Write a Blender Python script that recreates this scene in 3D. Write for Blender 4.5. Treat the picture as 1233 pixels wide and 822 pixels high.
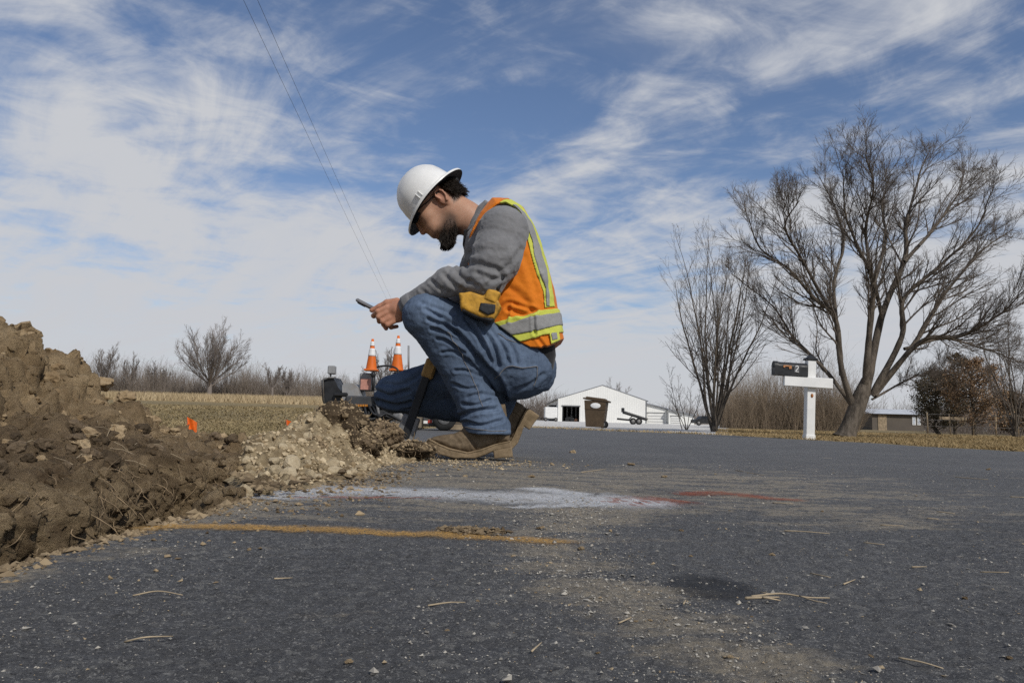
import bpy, math, random
import numpy as np
from mathutils import Vector, Matrix

R = math.radians
for _o in list(bpy.data.objects):
    bpy.data.objects.remove(_o)
SC = bpy.context.scene
COL = SC.collection

# ------------------------------------------------------------------ camera
CAM_H, PITCH, ROLL, FPX = 0.145, R(6.235), R(1.5), 897.0
PW, PH = 1233.0, 822.0
cam_d = bpy.data.cameras.new('camera')
cam = bpy.data.objects.new('camera', cam_d)
COL.objects.link(cam)
CROT = Matrix.Rotation(R(90) + PITCH, 3, 'X') @ Matrix.Rotation(ROLL, 3, 'Z')
cam.matrix_world = Matrix.Translation((0, 0, CAM_H)) @ CROT.to_4x4()
cam_d.sensor_width = 36.0
cam_d.lens = FPX / PW * 36.0
cam_d.clip_start = 0.02
cam_d.clip_end = 3000.0
SC.camera = cam
CR = np.array(CROT)

# ------------------------------------------------------------------ world, sun
SUN_EL, SUN_AZ = R(40), R(33)          # sun behind the camera, to its right
world = bpy.data.worlds.new('World')
SC.world = world
world.use_nodes = True
wn, wl = world.node_tree.nodes, world.node_tree.links
wn.clear()
def wnode(t, **kw):
    n = wn.new(t)
    for k, v in kw.items():
        setattr(n, k, v)
    return n
def wmath(op, a, b=None, c=None, clamp=False):
    n = wnode('ShaderNodeMath', operation=op, use_clamp=clamp)
    for i, v in enumerate((a, b, c)):
        if v is None:
            continue
        if isinstance(v, (int, float)):
            n.inputs[i].default_value = v
        else:
            wl.new(v, n.inputs[i])
    return n.outputs[0]
sky = wnode('ShaderNodeTexSky', sky_type='NISHITA', sun_disc=False)
sky.sun_elevation = SUN_EL
sky.sun_rotation = math.pi - SUN_AZ
sky.air_density, sky.dust_density, sky.ozone_density = 1.0, 0.4, 2.2
tc = wnode('ShaderNodeTexCoord')
sep = wnode('ShaderNodeSeparateXYZ')
wl.new(tc.outputs['Generated'], sep.inputs[0])
zc = wmath('ADD', wmath('MAXIMUM', sep.outputs[2], 0.0), 0.12)
cx_, cy_ = wmath('DIVIDE', sep.outputs[0], zc), wmath('DIVIDE', sep.outputs[1], zc)
comb = wnode('ShaderNodeCombineXYZ')
wl.new(cx_, comb.inputs[0]); wl.new(cy_, comb.inputs[1])
# streaky high cloud sheet: coordinates on a flat layer, warped, then stretched along one wind direction
def wnoise(vec, scale, detail, rough, loc=(0, 0, 0), rot=0.0, stretch=(1, 1, 1), dist=0.0):
    mp = wnode('ShaderNodeMapping', vector_type='TEXTURE')
    mp.inputs['Location'].default_value = loc
    mp.inputs['Rotation'].default_value = (0, 0, rot)
    mp.inputs['Scale'].default_value = tuple(1 / q for q in stretch)
    wl.new(vec, mp.inputs[0])
    n = wnode('ShaderNodeTexNoise')
    n.inputs['Scale'].default_value = scale
    n.inputs['Detail'].default_value = detail
    n.inputs['Roughness'].default_value = rough
    n.inputs['Distortion'].default_value = dist
    wl.new(mp.outputs[0], n.inputs['Vector'])
    return n.outputs[0]
def wramp(v, lo, hi):
    n = wnode('ShaderNodeMapRange', interpolation_type='SMOOTHSTEP')
    n.inputs[1].default_value, n.inputs[2].default_value = lo, hi
    wl.new(v, n.inputs[0])
    return n.outputs[0]
CLOUD_ROT = R(-47)
big = wnoise(comb.outputs[0], 0.75, 3, 0.5, (3.1, 1.7, 0), CLOUD_ROT, (0.55, 1.0, 1), 0.5)
streak = wnoise(comb.outputs[0], 2.0, 10, 0.62, (0.6, 5.3, 0), CLOUD_ROT, (0.46, 1.1, 1), 1.0)
puff = wnoise(comb.outputs[0], 5.2, 9, 0.60, (8.0, 2.0, 0), R(20), (0.8, 1.0, 1), 0.5)
dens = wmath('ADD', wmath('MULTIPLY', big, 0.70), wmath('ADD', wmath('MULTIPLY', streak, 0.70), wmath('MULTIPLY', puff, 0.62)))
# the sheet thickens with distance (low elevation looks through more of it)
low = wramp(sep.outputs[2], 0.42, 0.02)
dens2 = wmath('ADD', dens, wmath('MULTIPLY', low, 0.36))
cl = wramp(dens2, 0.91, 1.27)
cl = wmath('MULTIPLY', cl, 0.93)
fine = wmath('MULTIPLY', wramp(streak, 0.42, 0.75), 0.16)
cl = wmath('ADD', cl, fine, clamp=True)
cmix = wnode('ShaderNodeMixRGB')
wl.new(cl, cmix.inputs[0])
skyt = wnode('ShaderNodeMixRGB', blend_type='MULTIPLY')
skyt.inputs[0].default_value = 1.0
skyt.inputs[2].default_value = (0.93, 0.93, 1.0, 1)
wl.new(sky.outputs[0], skyt.inputs[1])
wl.new(skyt.outputs[0], cmix.inputs[1])
cmix.inputs[2].default_value = (5.7, 5.85, 6.2, 1)
bg = wnode('ShaderNodeBackground')
bg.inputs[1].default_value = 0.10
wl.new(cmix.outputs[0], bg.inputs[0])
wo = wnode('ShaderNodeOutputWorld')
wl.new(bg.outputs[0], wo.inputs[0])

sun_d = bpy.data.lights.new('sun', 'SUN')
sun_d.energy = 3.1
sun_d.angle = R(0.8)
sun_d.color = (1.0, 0.955, 0.88)
sun = bpy.data.objects.new('sun', sun_d)
COL.objects.link(sun)
SUN_DIR = Vector((-math.sin(SUN_AZ) * math.cos(SUN_EL), math.cos(SUN_AZ) * math.cos(SUN_EL), -math.sin(SUN_EL)))
sun.rotation_euler = SUN_DIR.to_track_quat('-Z', 'Y').to_euler()
sun.location = (10, -20, 25)

SC.view_settings.view_transform = 'Standard'
SC.view_settings.look = 'None'
SC.view_settings.exposure = 0.0
SC.view_settings.gamma = 1.0
SC.view_settings.use_curve_mapping = False
SC.cycles.use_denoising = False
SC.cycles.max_bounces = 6
SC.cycles.transparent_max_bounces = 12

# ------------------------------------------------------------------ photo-plane helpers
def ray(px, py):
    return CR @ np.array([(px - PW / 2) / FPX, -(py - PH / 2) / FPX, -1.0])
def P(px, py, Y):
    """point at depth Y (metres in front of the camera) seen at photo pixel px, py"""
    d = ray(px, py)
    return np.array([0, 0, CAM_H]) + d * (Y / d[1])
def G(px, py, z=0.0):
    d = ray(px, py)
    return np.array([0, 0, CAM_H]) + d * ((z - CAM_H) / d[2])
def project(V):
    q = (np.asarray(V) - np.array([0, 0, CAM_H])) @ CR
    return PW / 2 + FPX * q[:, 0] / -q[:, 2], PH / 2 - FPX * q[:, 1] / -q[:, 2]

# ------------------------------------------------------------------ noise
def _hash(i, j, k, s):
    h = (i.astype(np.uint32) * np.uint32(374761393) + j.astype(np.uint32) * np.uint32(668265263)
         + k.astype(np.uint32) * np.uint32(2147483647) + np.uint32((s * 974711 + 12345) & 0xffffffff))
    h = (h ^ (h >> np.uint32(13))) * np.uint32(1274126177)
    h = h ^ (h >> np.uint32(16))
    h = h * np.uint32(2246822519)
    return ((h ^ (h >> np.uint32(15))) & np.uint32(0xffffff)).astype(np.float32) / np.float32(0xffffff)
def vnoise(p, s=0):
    p = np.asarray(p, dtype=np.float64)
    i0 = np.floor(p).astype(np.int64)
    f = (p - i0).astype(np.float32)
    u = f * f * f * (f * (f * 6 - 15) + 10)
    r = 0
    for dx in (0, 1):
        wx = u[:, 0] if dx else 1 - u[:, 0]
        for dy in (0, 1):
            wy = u[:, 1] if dy else 1 - u[:, 1]
            for dz in (0, 1):
                wz = u[:, 2] if dz else 1 - u[:, 2]
                r = r + wx * wy * wz * _hash(i0[:, 0] + dx, i0[:, 1] + dy, i0[:, 2] + dz, s)
    return r * 2 - 1
def fbm(p, oct=4, s=0, gain=0.5, lac=2.03):
    p = np.asarray(p, dtype=np.float64)
    a, t, r = 1.0, 0.0, 0
    for o in range(oct):
        r = r + a * vnoise(p, s + o * 17)
        t += a
        a *= gain
        p = p * lac + 3.7
    return r / t
def worley(p, s=0):
    p = np.asarray(p, dtype=np.float64)
    i0 = np.floor(p).astype(np.int64)
    d1 = np.full(len(p), 9.0); d2 = d1.copy(); idv = np.zeros(len(p), np.float32)
    for dx in (-1, 0, 1):
        for dy in (-1, 0, 1):
            for dz in (-1, 0, 1):
                c = i0 + np.array([dx, dy, dz])
                h = [_hash(c[:, 0], c[:, 1], c[:, 2], s + q) for q in (1, 2, 3)]
                d = np.sqrt(sum((c[:, q] + h[q] - p[:, q]) ** 2 for q in range(3)))
                near = d < d1
                d2 = np.where(near, d1, np.minimum(d2, d))
                idv = np.where(near, h[0], idv)
                d1 = np.where(near, d, d1)
    return d1, d2, idv
def sstep(a, b, x):
    t = np.clip((x - a) / (b - a), 0, 1)
    return t * t * (3 - 2 * t)
def p3(x, y, z=0.0):
    return np.stack([np.broadcast_to(x, np.shape(y)) if np.ndim(x) == 0 else x, y, np.zeros_like(y) + z], 1)

# ------------------------------------------------------------------ objects
def woff(o):
    v = np.zeros(3)
    while o is not None:
        v = v + np.array(o.location)
        o = o.parent
    return v
def tag(o, label=None, cat=None, group=None, kind=None):
    for k, v in (('label', label), ('category', cat), ('group', group), ('kind', kind)):
        if v:
            o[k] = v
    return o
def empty(name, loc, label=None, cat=None, group=None):
    o = bpy.data.objects.new(name, None)
    o.empty_display_size = 0.05
    COL.objects.link(o)
    o.location = tuple(float(c) for c in loc)
    return tag(o, label, cat, group)
def mesh_data(name, V, F, mat, smooth=True, attrs=None):
    V = np.asarray(V, dtype=np.float32)
    me = bpy.data.meshes.new(name)
    if isinstance(F, np.ndarray) and F.ndim == 2:
        n = F.shape[1]
        me.vertices.add(len(V)); me.vertices.foreach_set('co', V.ravel())
        me.loops.add(F.size); me.loops.foreach_set('vertex_index', F.astype(np.int32).ravel())
        me.polygons.add(len(F))
        me.polygons.foreach_set('loop_start', np.arange(0, F.size, n, dtype=np.int32))
        me.update(calc_edges=True)
    else:
        me.from_pydata(V.tolist(), [], [list(map(int, f)) for f in F])
        me.update()
    me.polygons.foreach_set('use_smooth', np.full(len(me.polygons), bool(smooth)))
    for m in (mat if isinstance(mat, (list, tuple)) else [mat]):
        me.materials.append(m)
    for k, a in (attrs or {}).items():
        a = np.asarray(a, dtype=np.float32)
        if a.ndim == 1:
            at = me.attributes.new(k, 'FLOAT', 'POINT'); at.data.foreach_set('value', a)
        else:
            at = me.attributes.new(k, 'FLOAT_COLOR', 'POINT')
            at.data.foreach_set('color', np.concatenate([a, np.ones((len(a), 1), np.float32)], 1).ravel())
    return me
def mk(name, V, F, mat, parent=None, smooth=True, attrs=None, loc=None, **tags):
    """one mesh object; V in world coordinates"""
    V = np.asarray(V, dtype=np.float64)
    base = woff(parent) if parent is not None else np.zeros(3)
    l = np.zeros(3) if loc is None else np.asarray(loc, float)
    me = mesh_data(name, V - (base if parent is not None else 0) - (l if parent is None else 0), F, mat, smooth, attrs)
    o = bpy.data.objects.new(name, me)
    COL.objects.link(o)
    if parent is not None:
        o.parent = parent
    else:
        o.location = tuple(l)
    return tag(o, **tags)
def put(name, me, loc, rot=(0, 0, 0), scale=(1, 1, 1), parent=None, **tags):
    o = bpy.data.objects.new(name, me)
    COL.objects.link(o)
    o.location = tuple(np.asarray(loc, float) - (woff(parent) if parent is not None else 0))
    o.rotation_euler = rot
    o.scale = scale
    o.parent = parent
    return tag(o, **tags)
def copy_tree(o, parent=None):
    c = o.copy(); COL.objects.link(c); c.parent = parent
    for ch in [x for x in bpy.data.objects if x.parent == o]:
        copy_tree(ch, c)
    return c

class MB:
    """collects simple solids into one mesh"""
    def __init__(s):
        s.V, s.F, s.n = [], [], 0
    def add(s, V, F):
        V = np.asarray(V, float)
        s.V.append(V); s.F += [tuple(int(i) + s.n for i in f) for f in F]; s.n += len(V)
        return s
    def box(s, c, d, rot=None, bevel=0.0):
        c = np.asarray(c, float); h = np.asarray(d, float) / 2
        if bevel <= 0:
            V = np.array([[x, y, z] for x in (-1, 1) for y in (-1, 1) for z in (-1, 1)], float) * h
            F = [(0, 1, 3, 2), (4, 6, 7, 5), (0, 4, 5, 1), (2, 3, 7, 6), (0, 2, 6, 4), (1, 5, 7, 3)]
        else:
            b = min(bevel, min(h) * 0.9)
            V, F, ix = [], [], {}
            for x in (-1, 1):
                for y in (-1, 1):
                    for z in (-1, 1):
                        for ax in range(3):
                            q = np.array([x, y, z], float) * (h - b)
                            q[ax] = (x, y, z)[ax] * h[ax]
                            ix[(x, y, z, ax)] = len(V); V.append(q)
            for x in (-1, 1):
                for y in (-1, 1):
                    for z in (-1, 1):
                        F.append([ix[(x, y, z, 0)], ix[(x, y, z, 1)], ix[(x, y, z, 2)]])
            for ax in range(3):
                o1, o2 = [a for a in range(3) if a != ax]
                for sg in (-1, 1):
                    f = []
                    for a, b_ in ((-1, -1), (1, -1), (1, 1), (-1, 1)):
                        k = [0, 0, 0]; k[ax] = sg; k[o1] = a; k[o2] = b_
                        f.append(ix[(*k, ax)])
                    F.append(f)
                for a in (-1, 1):
                    for b_ in (-1, 1):
                        k0 = [0, 0, 0]; k1 = [0, 0, 0]
                        k0[o1] = k1[o1] = a; k0[o2] = k1[o2] = b_
                        k0[ax], k1[ax] = -1, 1
                        F.append([ix[(*k0, o1)], ix[(*k1, o1)], ix[(*k1, o2)], ix[(*k0, o2)]])
            V = np.array(V)
            for q, f in enumerate(F):        # consistent outward winding
                pts = V[f]
                n = np.cross(pts[1] - pts[0], pts[2] - pts[0])
                if np.dot(n, pts.mean(0)) < 0:
                    F[q] = f[::-1]
        if rot is not None:
            V = V @ np.asarray(rot).T
        return s.add(V + c, F)
    def tube(s, pts, rad, sides=8, cap=True):
        V, F = tube(pts, rad, sides, cap)
        return s.add(V, F)
    def lathe(s, prof, c=(0, 0, 0), sides=24, sx=1.0, sy=1.0, rot=None):
        prof = np.asarray(prof, float); n = len(prof)
        a = np.linspace(0, 2 * np.pi, sides, endpoint=False)
        V = np.stack([np.outer(np.cos(a), prof[:, 0]) * sx, np.outer(np.sin(a), prof[:, 0]) * sy,
                      np.tile(prof[:, 1], (sides, 1))], -1).reshape(-1, 3)
        F = [(i * n + j, ((i + 1) % sides) * n + j, ((i + 1) % sides) * n + j + 1, i * n + j + 1)
             for i in range(sides) for j in range(n - 1)]
        if rot is not None:
            V = V @ np.asarray(rot).T
        return s.add(V + np.asarray(c, float), F)
    def prism(s, poly, y0, y1):
        """poly: list of (x, z), extruded in y"""
        n = len(poly); p = np.asarray(poly, float)
        V = np.concatenate([np.stack([p[:, 0], np.full(n, y0), p[:, 1]], 1), np.stack([p[:, 0], np.full(n, y1), p[:, 1]], 1)])
        F = [tuple(range(n)), tuple(range(2 * n - 1, n - 1, -1))] + [(i, i + n, (i + 1) % n + n, (i + 1) % n) for i in range(n)]
        return s.add(V, F)
    def build(s, name, mat, parent=None, smooth=False, **kw):
        return mk(name, np.concatenate(s.V), s.F, mat, parent, smooth, **kw)
    def data(s, name, mat, smooth=False):
        return mesh_data(name, np.concatenate(s.V), s.F, mat, smooth)

def rotm(axis, ang):
    return np.array(Matrix.Rotation(ang, 3, axis))
def tube(pts, rad, sides=8, cap=True):
    pts = np.asarray(pts, float); n = len(pts)
    rad = np.broadcast_to(np.asarray(rad, float), (n,))
    t = np.gradient(pts, axis=0); t /= np.linalg.norm(t, axis=1)[:, None] + 1e-12
    ref = np.array([0, 0, 1.0]) if abs(t[0, 2]) < 0.9 else np.array([1.0, 0, 0])
    u = np.cross(t, ref); u /= np.linalg.norm(u, axis=1)[:, None] + 1e-12
    w = np.cross(t, u)
    a = np.linspace(0, 2 * np.pi, sides, endpoint=False)
    V = (pts[:, None] + rad[:, None, None] * (np.cos(a)[None, :, None] * u[:, None] + np.sin(a)[None, :, None] * w[:, None])).reshape(-1, 3)
    F = [(i * sides + j, (i + 1) * sides + j, (i + 1) * sides + (j + 1) % sides, i * sides + (j + 1) % sides) for i in range(n - 1) for j in range(sides)]
    if cap:
        F.append(tuple(range(sides))); F.append(tuple(range(n * sides - 1, (n - 1) * sides - 1, -1)))
    return V, F
def catmull(pts, per=6):
    pts = np.asarray(pts, float)
    q = np.vstack([2 * pts[0] - pts[1], pts, 2 * pts[-1] - pts[-2]])
    out = []
    for i in range(1, len(q) - 2):
        for t in np.linspace(0, 1, per, endpoint=False):
            a, b, c, d = q[i - 1], q[i], q[i + 1], q[i + 2]
            out.append(0.5 * ((2 * b) + (c - a) * t + (2 * a - 5 * b + 4 * c - d) * t * t + (3 * b - a - 3 * c + d) * t ** 3))
    out.append(pts[-1])
    return np.array(out)

# ------------------------------------------------------------------ materials
def s2l(r, g, b):
    return tuple(((c / 255) / 12.92 if c / 255 <= 0.04045 else ((c / 255 + 0.055) / 1.055) ** 2.4) for c in (r, g, b))
class MT:
    def __init__(s, name):
        s.m = bpy.data.materials.new(name); s.m.use_nodes = True
        s.n, s.l = s.m.node_tree.nodes, s.m.node_tree.links
        s.b = s.n['Principled BSDF']; s.out = s.n['Material Output']
        s._tc = None
    def tc(s):
        if s._tc is None:
            s._tc = s.n.new('ShaderNodeTexCoord')
        return s._tc.outputs['Object']
    def geo(s):
        return s.n.new('ShaderNodeNewGeometry').outputs['Position']
    def link(s, a, sock):
        if isinstance(a, (int, float)):
            sock.default_value = a
        elif isinstance(a, tuple):
            sock.default_value = a if len(a) == 4 or sock.type == 'VECTOR' else (*a, 1)
        else:
            s.l.new(a, sock)
    def noise(s, scale, detail=4, rough=0.5, vec=None, dist=0.0, stretch=None, rot=(0, 0, 0), out=0):
        n = s.n.new('ShaderNodeTexNoise')
        n.inputs['Scale'].default_value = scale; n.inputs['Detail'].default_value = detail
        n.inputs['Roughness'].default_value = rough; n.inputs['Distortion'].default_value = dist
        v = vec if vec is not None else s.tc()
        if stretch is not None or rot != (0, 0, 0):
            mp = s.n.new('ShaderNodeMapping'); mp.inputs['Scale'].default_value = stretch or (1, 1, 1)
            mp.inputs['Rotation'].default_value = rot
            s.l.new(v, mp.inputs[0]); v = mp.outputs[0]
        s.l.new(v, n.inputs['Vector'])
        return n.outputs[out]
    def vor(s, scale, vec=None, feature='F1', out='Distance', rand=1.0):
        n = s.n.new('ShaderNodeTexVoronoi'); n.feature = feature
        n.inputs['Scale'].default_value = scale
        n.inputs['Randomness'].default_value = rand
        s.l.new(vec if vec is not None else s.tc(), n.inputs['Vector'])
        return n.outputs[out]
    def math(s, op, a, b=0.0, clamp=False):
        n = s.n.new('ShaderNodeMath'); n.operation = op; n.use_clamp = clamp
        s.link(a, n.inputs[0]); s.link(b, n.inputs[1])
        return n.outputs[0]
    def ramp(s, v, lo, hi, a=0.0, b=1.0, smooth=True):
        n = s.n.new('ShaderNodeMapRange'); n.interpolation_type = 'SMOOTHSTEP' if smooth else 'LINEAR'
        for i, q in enumerate((lo, hi, a, b)):
            n.inputs[i + 1].default_value = q
        s.link(v, n.inputs[0])
        return n.outputs[0]
    def mix(s, f, a, b, blend='MIX'):
        n = s.n.new('ShaderNodeMixRGB'); n.blend_type = blend
        s.link(f, n.inputs[0]); s.link(a, n.inputs[1]); s.link(b, n.inputs[2])
        return n.outputs[0]
    def attr(s, name, fac=False):
        n = s.n.new('ShaderNodeAttribute'); n.attribute_name = name
        return n.outputs['Fac' if fac else 'Color']
    def bump(s, h, strength=0.4, dist=0.01, prev=None):
        n = s.n.new('ShaderNodeBump'); n.inputs['Strength'].default_value = strength
        n.inputs['Distance'].default_value = dist
        s.l.new(h, n.inputs['Height'])
        if prev is not None:
            s.l.new(prev, n.inputs['Normal'])
        return n.outputs[0]
    def done(s, col, rough=0.7, normal=None, spec=0.3, metal=0.0, **kw):
        s.link(col, s.b.inputs['Base Color']); s.link(rough, s.b.inputs['Roughness'])
        s.b.inputs['Specular IOR Level'].default_value = spec
        s.b.inputs['Metallic'].default_value = metal
        if normal is not None:
            s.l.new(normal, s.b.inputs['Normal'])
        for k, v in kw.items():
            s.link(v, s.b.inputs[k])
        return s.m
def plain(name, col, rough=0.7, var=0.25, scale=8.0, bump=0.2, bscale=60.0, bdist=0.003, spec=0.3, metal=0.0, dirt=None, dirt_amt=0.5, **kw):
    """painted / moulded / natural surface with uneven tone, fine relief and optional dirt"""
    t = MT(name)
    n = t.noise(scale, 6, 0.62)
    c = t.mix(t.ramp(n, 0.3, 0.7), tuple(x * (1 - var) for x in col), tuple(min(1, x * (1 + var)) for x in col))
    if dirt is not None:
        c = t.mix(t.math('MULTIPLY', t.ramp(t.noise(scale * 0.45, 8, 0.7), 0.48, 0.68), dirt_amt), c, dirt)
    nm = t.bump(t.noise(bscale, 5, 0.6), bump, bdist) if bump else None
    r = t.ramp(t.noise(scale * 2, 4), 0.3, 0.7, max(0.05, rough - 0.1), min(1, rough + 0.1))
    return t.done(c, r, nm, spec, metal, **kw)
# ================================================================== SETTING: ground
rng = np.random.default_rng(7)
random.seed(7)
def nonuni(lo, hi, d0, c, grow, dmax=1e9):
    """samples from lo to hi, spacing d0 around c and growing away from it"""
    out = [c]
    x = c
    while x < hi:
        x += min(dmax, d0 + grow * abs(x - c)); out.append(min(x, hi))
    x = c
    while x > lo:
        x -= min(dmax, d0 + grow * abs(x - c)); out.insert(0, max(x, lo))
    return np.array(out)
def gridF(nu, nv):
    a = np.arange((nu - 1) * nv).reshape(nu - 1, nv)[:, :-1].ravel()
    return np.stack([a, a + nv, a + nv + 1, a + 1], 1)
def gz(x, y):
    """height of the land"""
    x, y = np.broadcast_arrays(np.asarray(x, float), np.asarray(y, float))
    shp = x.shape; x, y = x.ravel(), y.ravel()
    L = sstep(0.02, -0.2, x / np.maximum(np.abs(y), 2.0))
    left = 0.0268 * np.clip(y - 8, 0, 150) * sstep(6, 20, y)
    right = 0.0066 * np.clip(y - 18, 0, 150)
    z = left * L + right * (1 - L)
    z = z + 0.02 * fbm(p3(x * 0.3, y * 0.3), 3, 5) * sstep(4, 10, y)
    return z.reshape(shp)

ROAD_L, ROAD_R = -0.45, 4.95
def road_edge(y):
    y = np.asarray(y, float)
    return ROAD_L - 0.85 * sstep(3.4, 6.5, y) + 0.012 * fbm(p3(0.0, y * 9.0), 3, 2) + 0.02 * fbm(p3(4.0, y * 2.2), 2, 8)
def asph(x, y):
    """asphalt surface height"""
    x = np.asarray(x, float); y = np.asarray(y, float)
    near = sstep(4.0, 1.2, y)
    z = 0.004 * fbm(p3(x * 2.1, y * 2.1), 3, 31) + 0.0022 * fbm(p3(x * 14, y * 14), 2, 33)
    d1, d2, iv = worley(p3(x / 0.0085, y / 0.0085, 0.5), 40)
    z = z + near * (0.0030 * (0.75 - d1) * (0.25 + iv) + 0.0024 * fbm(p3(x / 0.0075, y / 0.0075), 3, 35, 0.7))
    return z

# ---- materials of the ground
def m_asphalt():
    t = MT('asphalt')
    pos = t.geo()
    agg = t.vor(150, pos, out='Color')
    aggv = t.n.new('ShaderNodeSeparateColor'); t.l.new(agg, aggv.inputs[0])
    base = t.mix(t.ramp(t.noise(1.4, 6, 0.65, pos), 0.32, 0.7), (0.056, 0.056, 0.0570), (0.100, 0.0995, 0.0995))
    base = t.mix(t.ramp(t.noise(60, 5, 0.7, pos), 0.35, 0.75), base, (0.12, 0.12, 0.121))
    # worn light aggregate grains
    grain = t.math('MULTIPLY', t.ramp(aggv.outputs[0], 0.80, 0.96), t.ramp(t.noise(3.0, 4, 0.6, pos), 0.3, 0.7, 0.25, 0.9))
    base = t.mix(grain, base, (0.20, 0.195, 0.18))
    grain2 = t.ramp(t.noise(380, 3, 0.6, pos), 0.545, 0.655, 0, 0.72)
    base = t.mix(grain2, base, (0.30, 0.293, 0.275))
    base = t.mix(t.ramp(t.noise(520, 3, 0.6, pos), 0.56, 0.68, 0, 0.75), base, (0.016, 0.016, 0.017))
    base = t.mix(t.ramp(t.noise(0.9, 5, 0.6, pos, 0.8, stretch=(1, 0.45, 1)), 0.5, 0.7, 0, 0.45), base, (0.105, 0.103, 0.10))
    # tracked-out clay: attribute 'dust' says where the soil was walked and driven about
    dust = t.attr('dust', True)
    dn = t.noise(8, 10, 0.76, pos, 0.7, stretch=(0.5, 1.5, 1))
    dm = t.ramp(t.math('ADD', t.math('MULTIPLY', dust, 0.44), dn), 0.61, 0.76)
    dm2 = t.math('MULTIPLY', dm, t.ramp(t.noise(120, 5, 0.7, pos), 0.3, 0.62, 0.20, 0.9))
    base = t.mix(dm2, base, (0.315, 0.27, 0.20))
    # dark oval spot, ragged at the edge, mixed into the base colour
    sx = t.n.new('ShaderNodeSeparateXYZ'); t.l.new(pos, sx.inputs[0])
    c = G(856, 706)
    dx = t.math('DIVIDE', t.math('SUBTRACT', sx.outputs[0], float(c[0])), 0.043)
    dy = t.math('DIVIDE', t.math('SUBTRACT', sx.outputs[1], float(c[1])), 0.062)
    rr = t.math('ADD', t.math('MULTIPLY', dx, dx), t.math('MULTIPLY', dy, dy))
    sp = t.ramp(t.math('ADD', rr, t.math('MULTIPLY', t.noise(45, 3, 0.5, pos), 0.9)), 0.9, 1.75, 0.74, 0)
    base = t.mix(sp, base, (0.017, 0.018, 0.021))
    b1 = t.bump(t.noise(260, 7, 0.75, pos), 0.95, 0.0045)
    b2 = t.bump(t.noise(700, 3, 0.7, pos), 0.5, 0.002, b1)
    rough = t.ramp(t.noise(40, 4, 0.6, pos), 0.3, 0.7, 0.62, 0.9)
    return t.done(base, rough, b2, 0.35)
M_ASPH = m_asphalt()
def m_ground():
    t = MT('dead_grass_ground')
    pos = t.geo()
    a = t.mix(t.ramp(t.noise(0.35, 6, 0.65, pos), 0.35, 0.65), (0.24, 0.188, 0.10), (0.34, 0.262, 0.145))
    a = t.mix(t.ramp(t.noise(26, 7, 0.75, pos), 0.35, 0.7), a, (0.175, 0.14, 0.078))
    a = t.mix(t.ramp(t.noise(90, 4, 0.7, pos), 0.5, 0.7), a, (0.26, 0.205, 0.12))
    # gravel yard on the barn side
    g = t.attr('gravel', True)
    gv = t.mix(t.ramp(t.noise(18, 8, 0.8, pos), 0.3, 0.7), (0.52, 0.505, 0.47), (0.68, 0.66, 0.62))
    a = t.mix(t.ramp(t.math('ADD', g, t.math('MULTIPLY', t.math('SUBTRACT', t.noise(0.5, 8, 0.7, pos), 0.5), 0.8)), 0.42, 0.58), a, gv)
    tall = t.attr('tall', True)
    a = t.mix(tall, a, (0.34, 0.25, 0.125))
    soil = t.attr('soil', True)
    a = t.mix(t.ramp(t.math('ADD', soil, t.math('SUBTRACT', t.noise(14, 7, 0.7, pos), 0.5)), 0.35, 0.65), a, (0.215, 0.165, 0.10))
    b = t.bump(t.noise(45, 8, 0.75, pos), 0.9, 0.03)
    return t.done(a, 0.95, b, 0.1)
M_GROUND = m_ground()

# ---- land sheet, to the horizon
gx = nonuni(-900, 900, 0.07, -1.2, 0.055)
gy = nonuni(-40, 1400, 0.07, 2.0, 0.045)
YY, XX = np.meshgrid(gy, gx, indexing='ij')
xf, yf = XX.ravel(), YY.ravel()
zf = gz(xf, yf)
under_bank = sstep(-3.3, -3.0, xf) * sstep(-0.28, -0.42, xf) * sstep(-0.9, -0.6, yf) * sstep(4.3, 4.0, yf)
_re = road_edge(yf)
under_road = sstep(_re + 0.02, _re + 0.30, xf) * sstep(ROAD_R + 0.02, ROAD_R - 0.3, xf) * sstep(26, 22, yf)
zf = zf - 0.62 * under_bank - 0.05 * under_road + 0.012 * fbm(p3(xf * 5, yf * 5), 3, 11) * sstep(25, 8, yf)
ang = xf / np.maximum(yf, 1)
gravel = sstep(0.0, 0.03, ang) * sstep(0.31, 0.27, ang) * sstep(14, 17, yf) * sstep(150, 128, yf)
tall = sstep(34, 40, yf) * sstep(-0.1, -0.18, ang) * sstep(140, 100, yf)
soil = sstep(4.5, 2.4, yf) * sstep(0.2, -0.3, xf) * sstep(-6, -1.6, xf)
mk('ground', np.stack([xf, yf, zf], 1), gridF(len(gy), len(gx)), M_GROUND, attrs={'gravel': gravel, 'tall': tall, 'soil': soil}, kind='structure')

# ---- asphalt road
ay = np.concatenate([np.linspace(-1.5, 0.34, 24)[:-1], nonuni(0.34, 24.0, 0.0026, 0.36, 0.0065, 0.25)])
ax = np.concatenate([[-0.012, -0.004], nonuni(0.0, ROAD_R - ROAD_L, 0.0032, 0.45, 0.0055, 0.12)])
AY, AX = np.meshgrid(ay, ax, indexing='ij')
axf, ayf = AX.ravel().copy(), AY.ravel()
far = sstep(8, 24, ayf)
xr = axf + ROAD_L + (road_edge(ayf) - ROAD_L) * np.clip(1 - axf / 1.6, 0, 1)
ywarp = np.where(ayf > 8, 8 + (ayf - 8) * (1.0 - 0.085 * np.clip(xr, -0.45, 5.2)), ayf)
xr = xr + np.where(axf > 5.3, 0.10 * fbm(p3(1.0, ayf * 1.4), 3, 77), 0)
zr = asph(xr, ayf) + 0.0
zr = np.where(axf < -0.008, -0.09, np.where(axf < -0.002, -0.004 + zr, zr))
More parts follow.
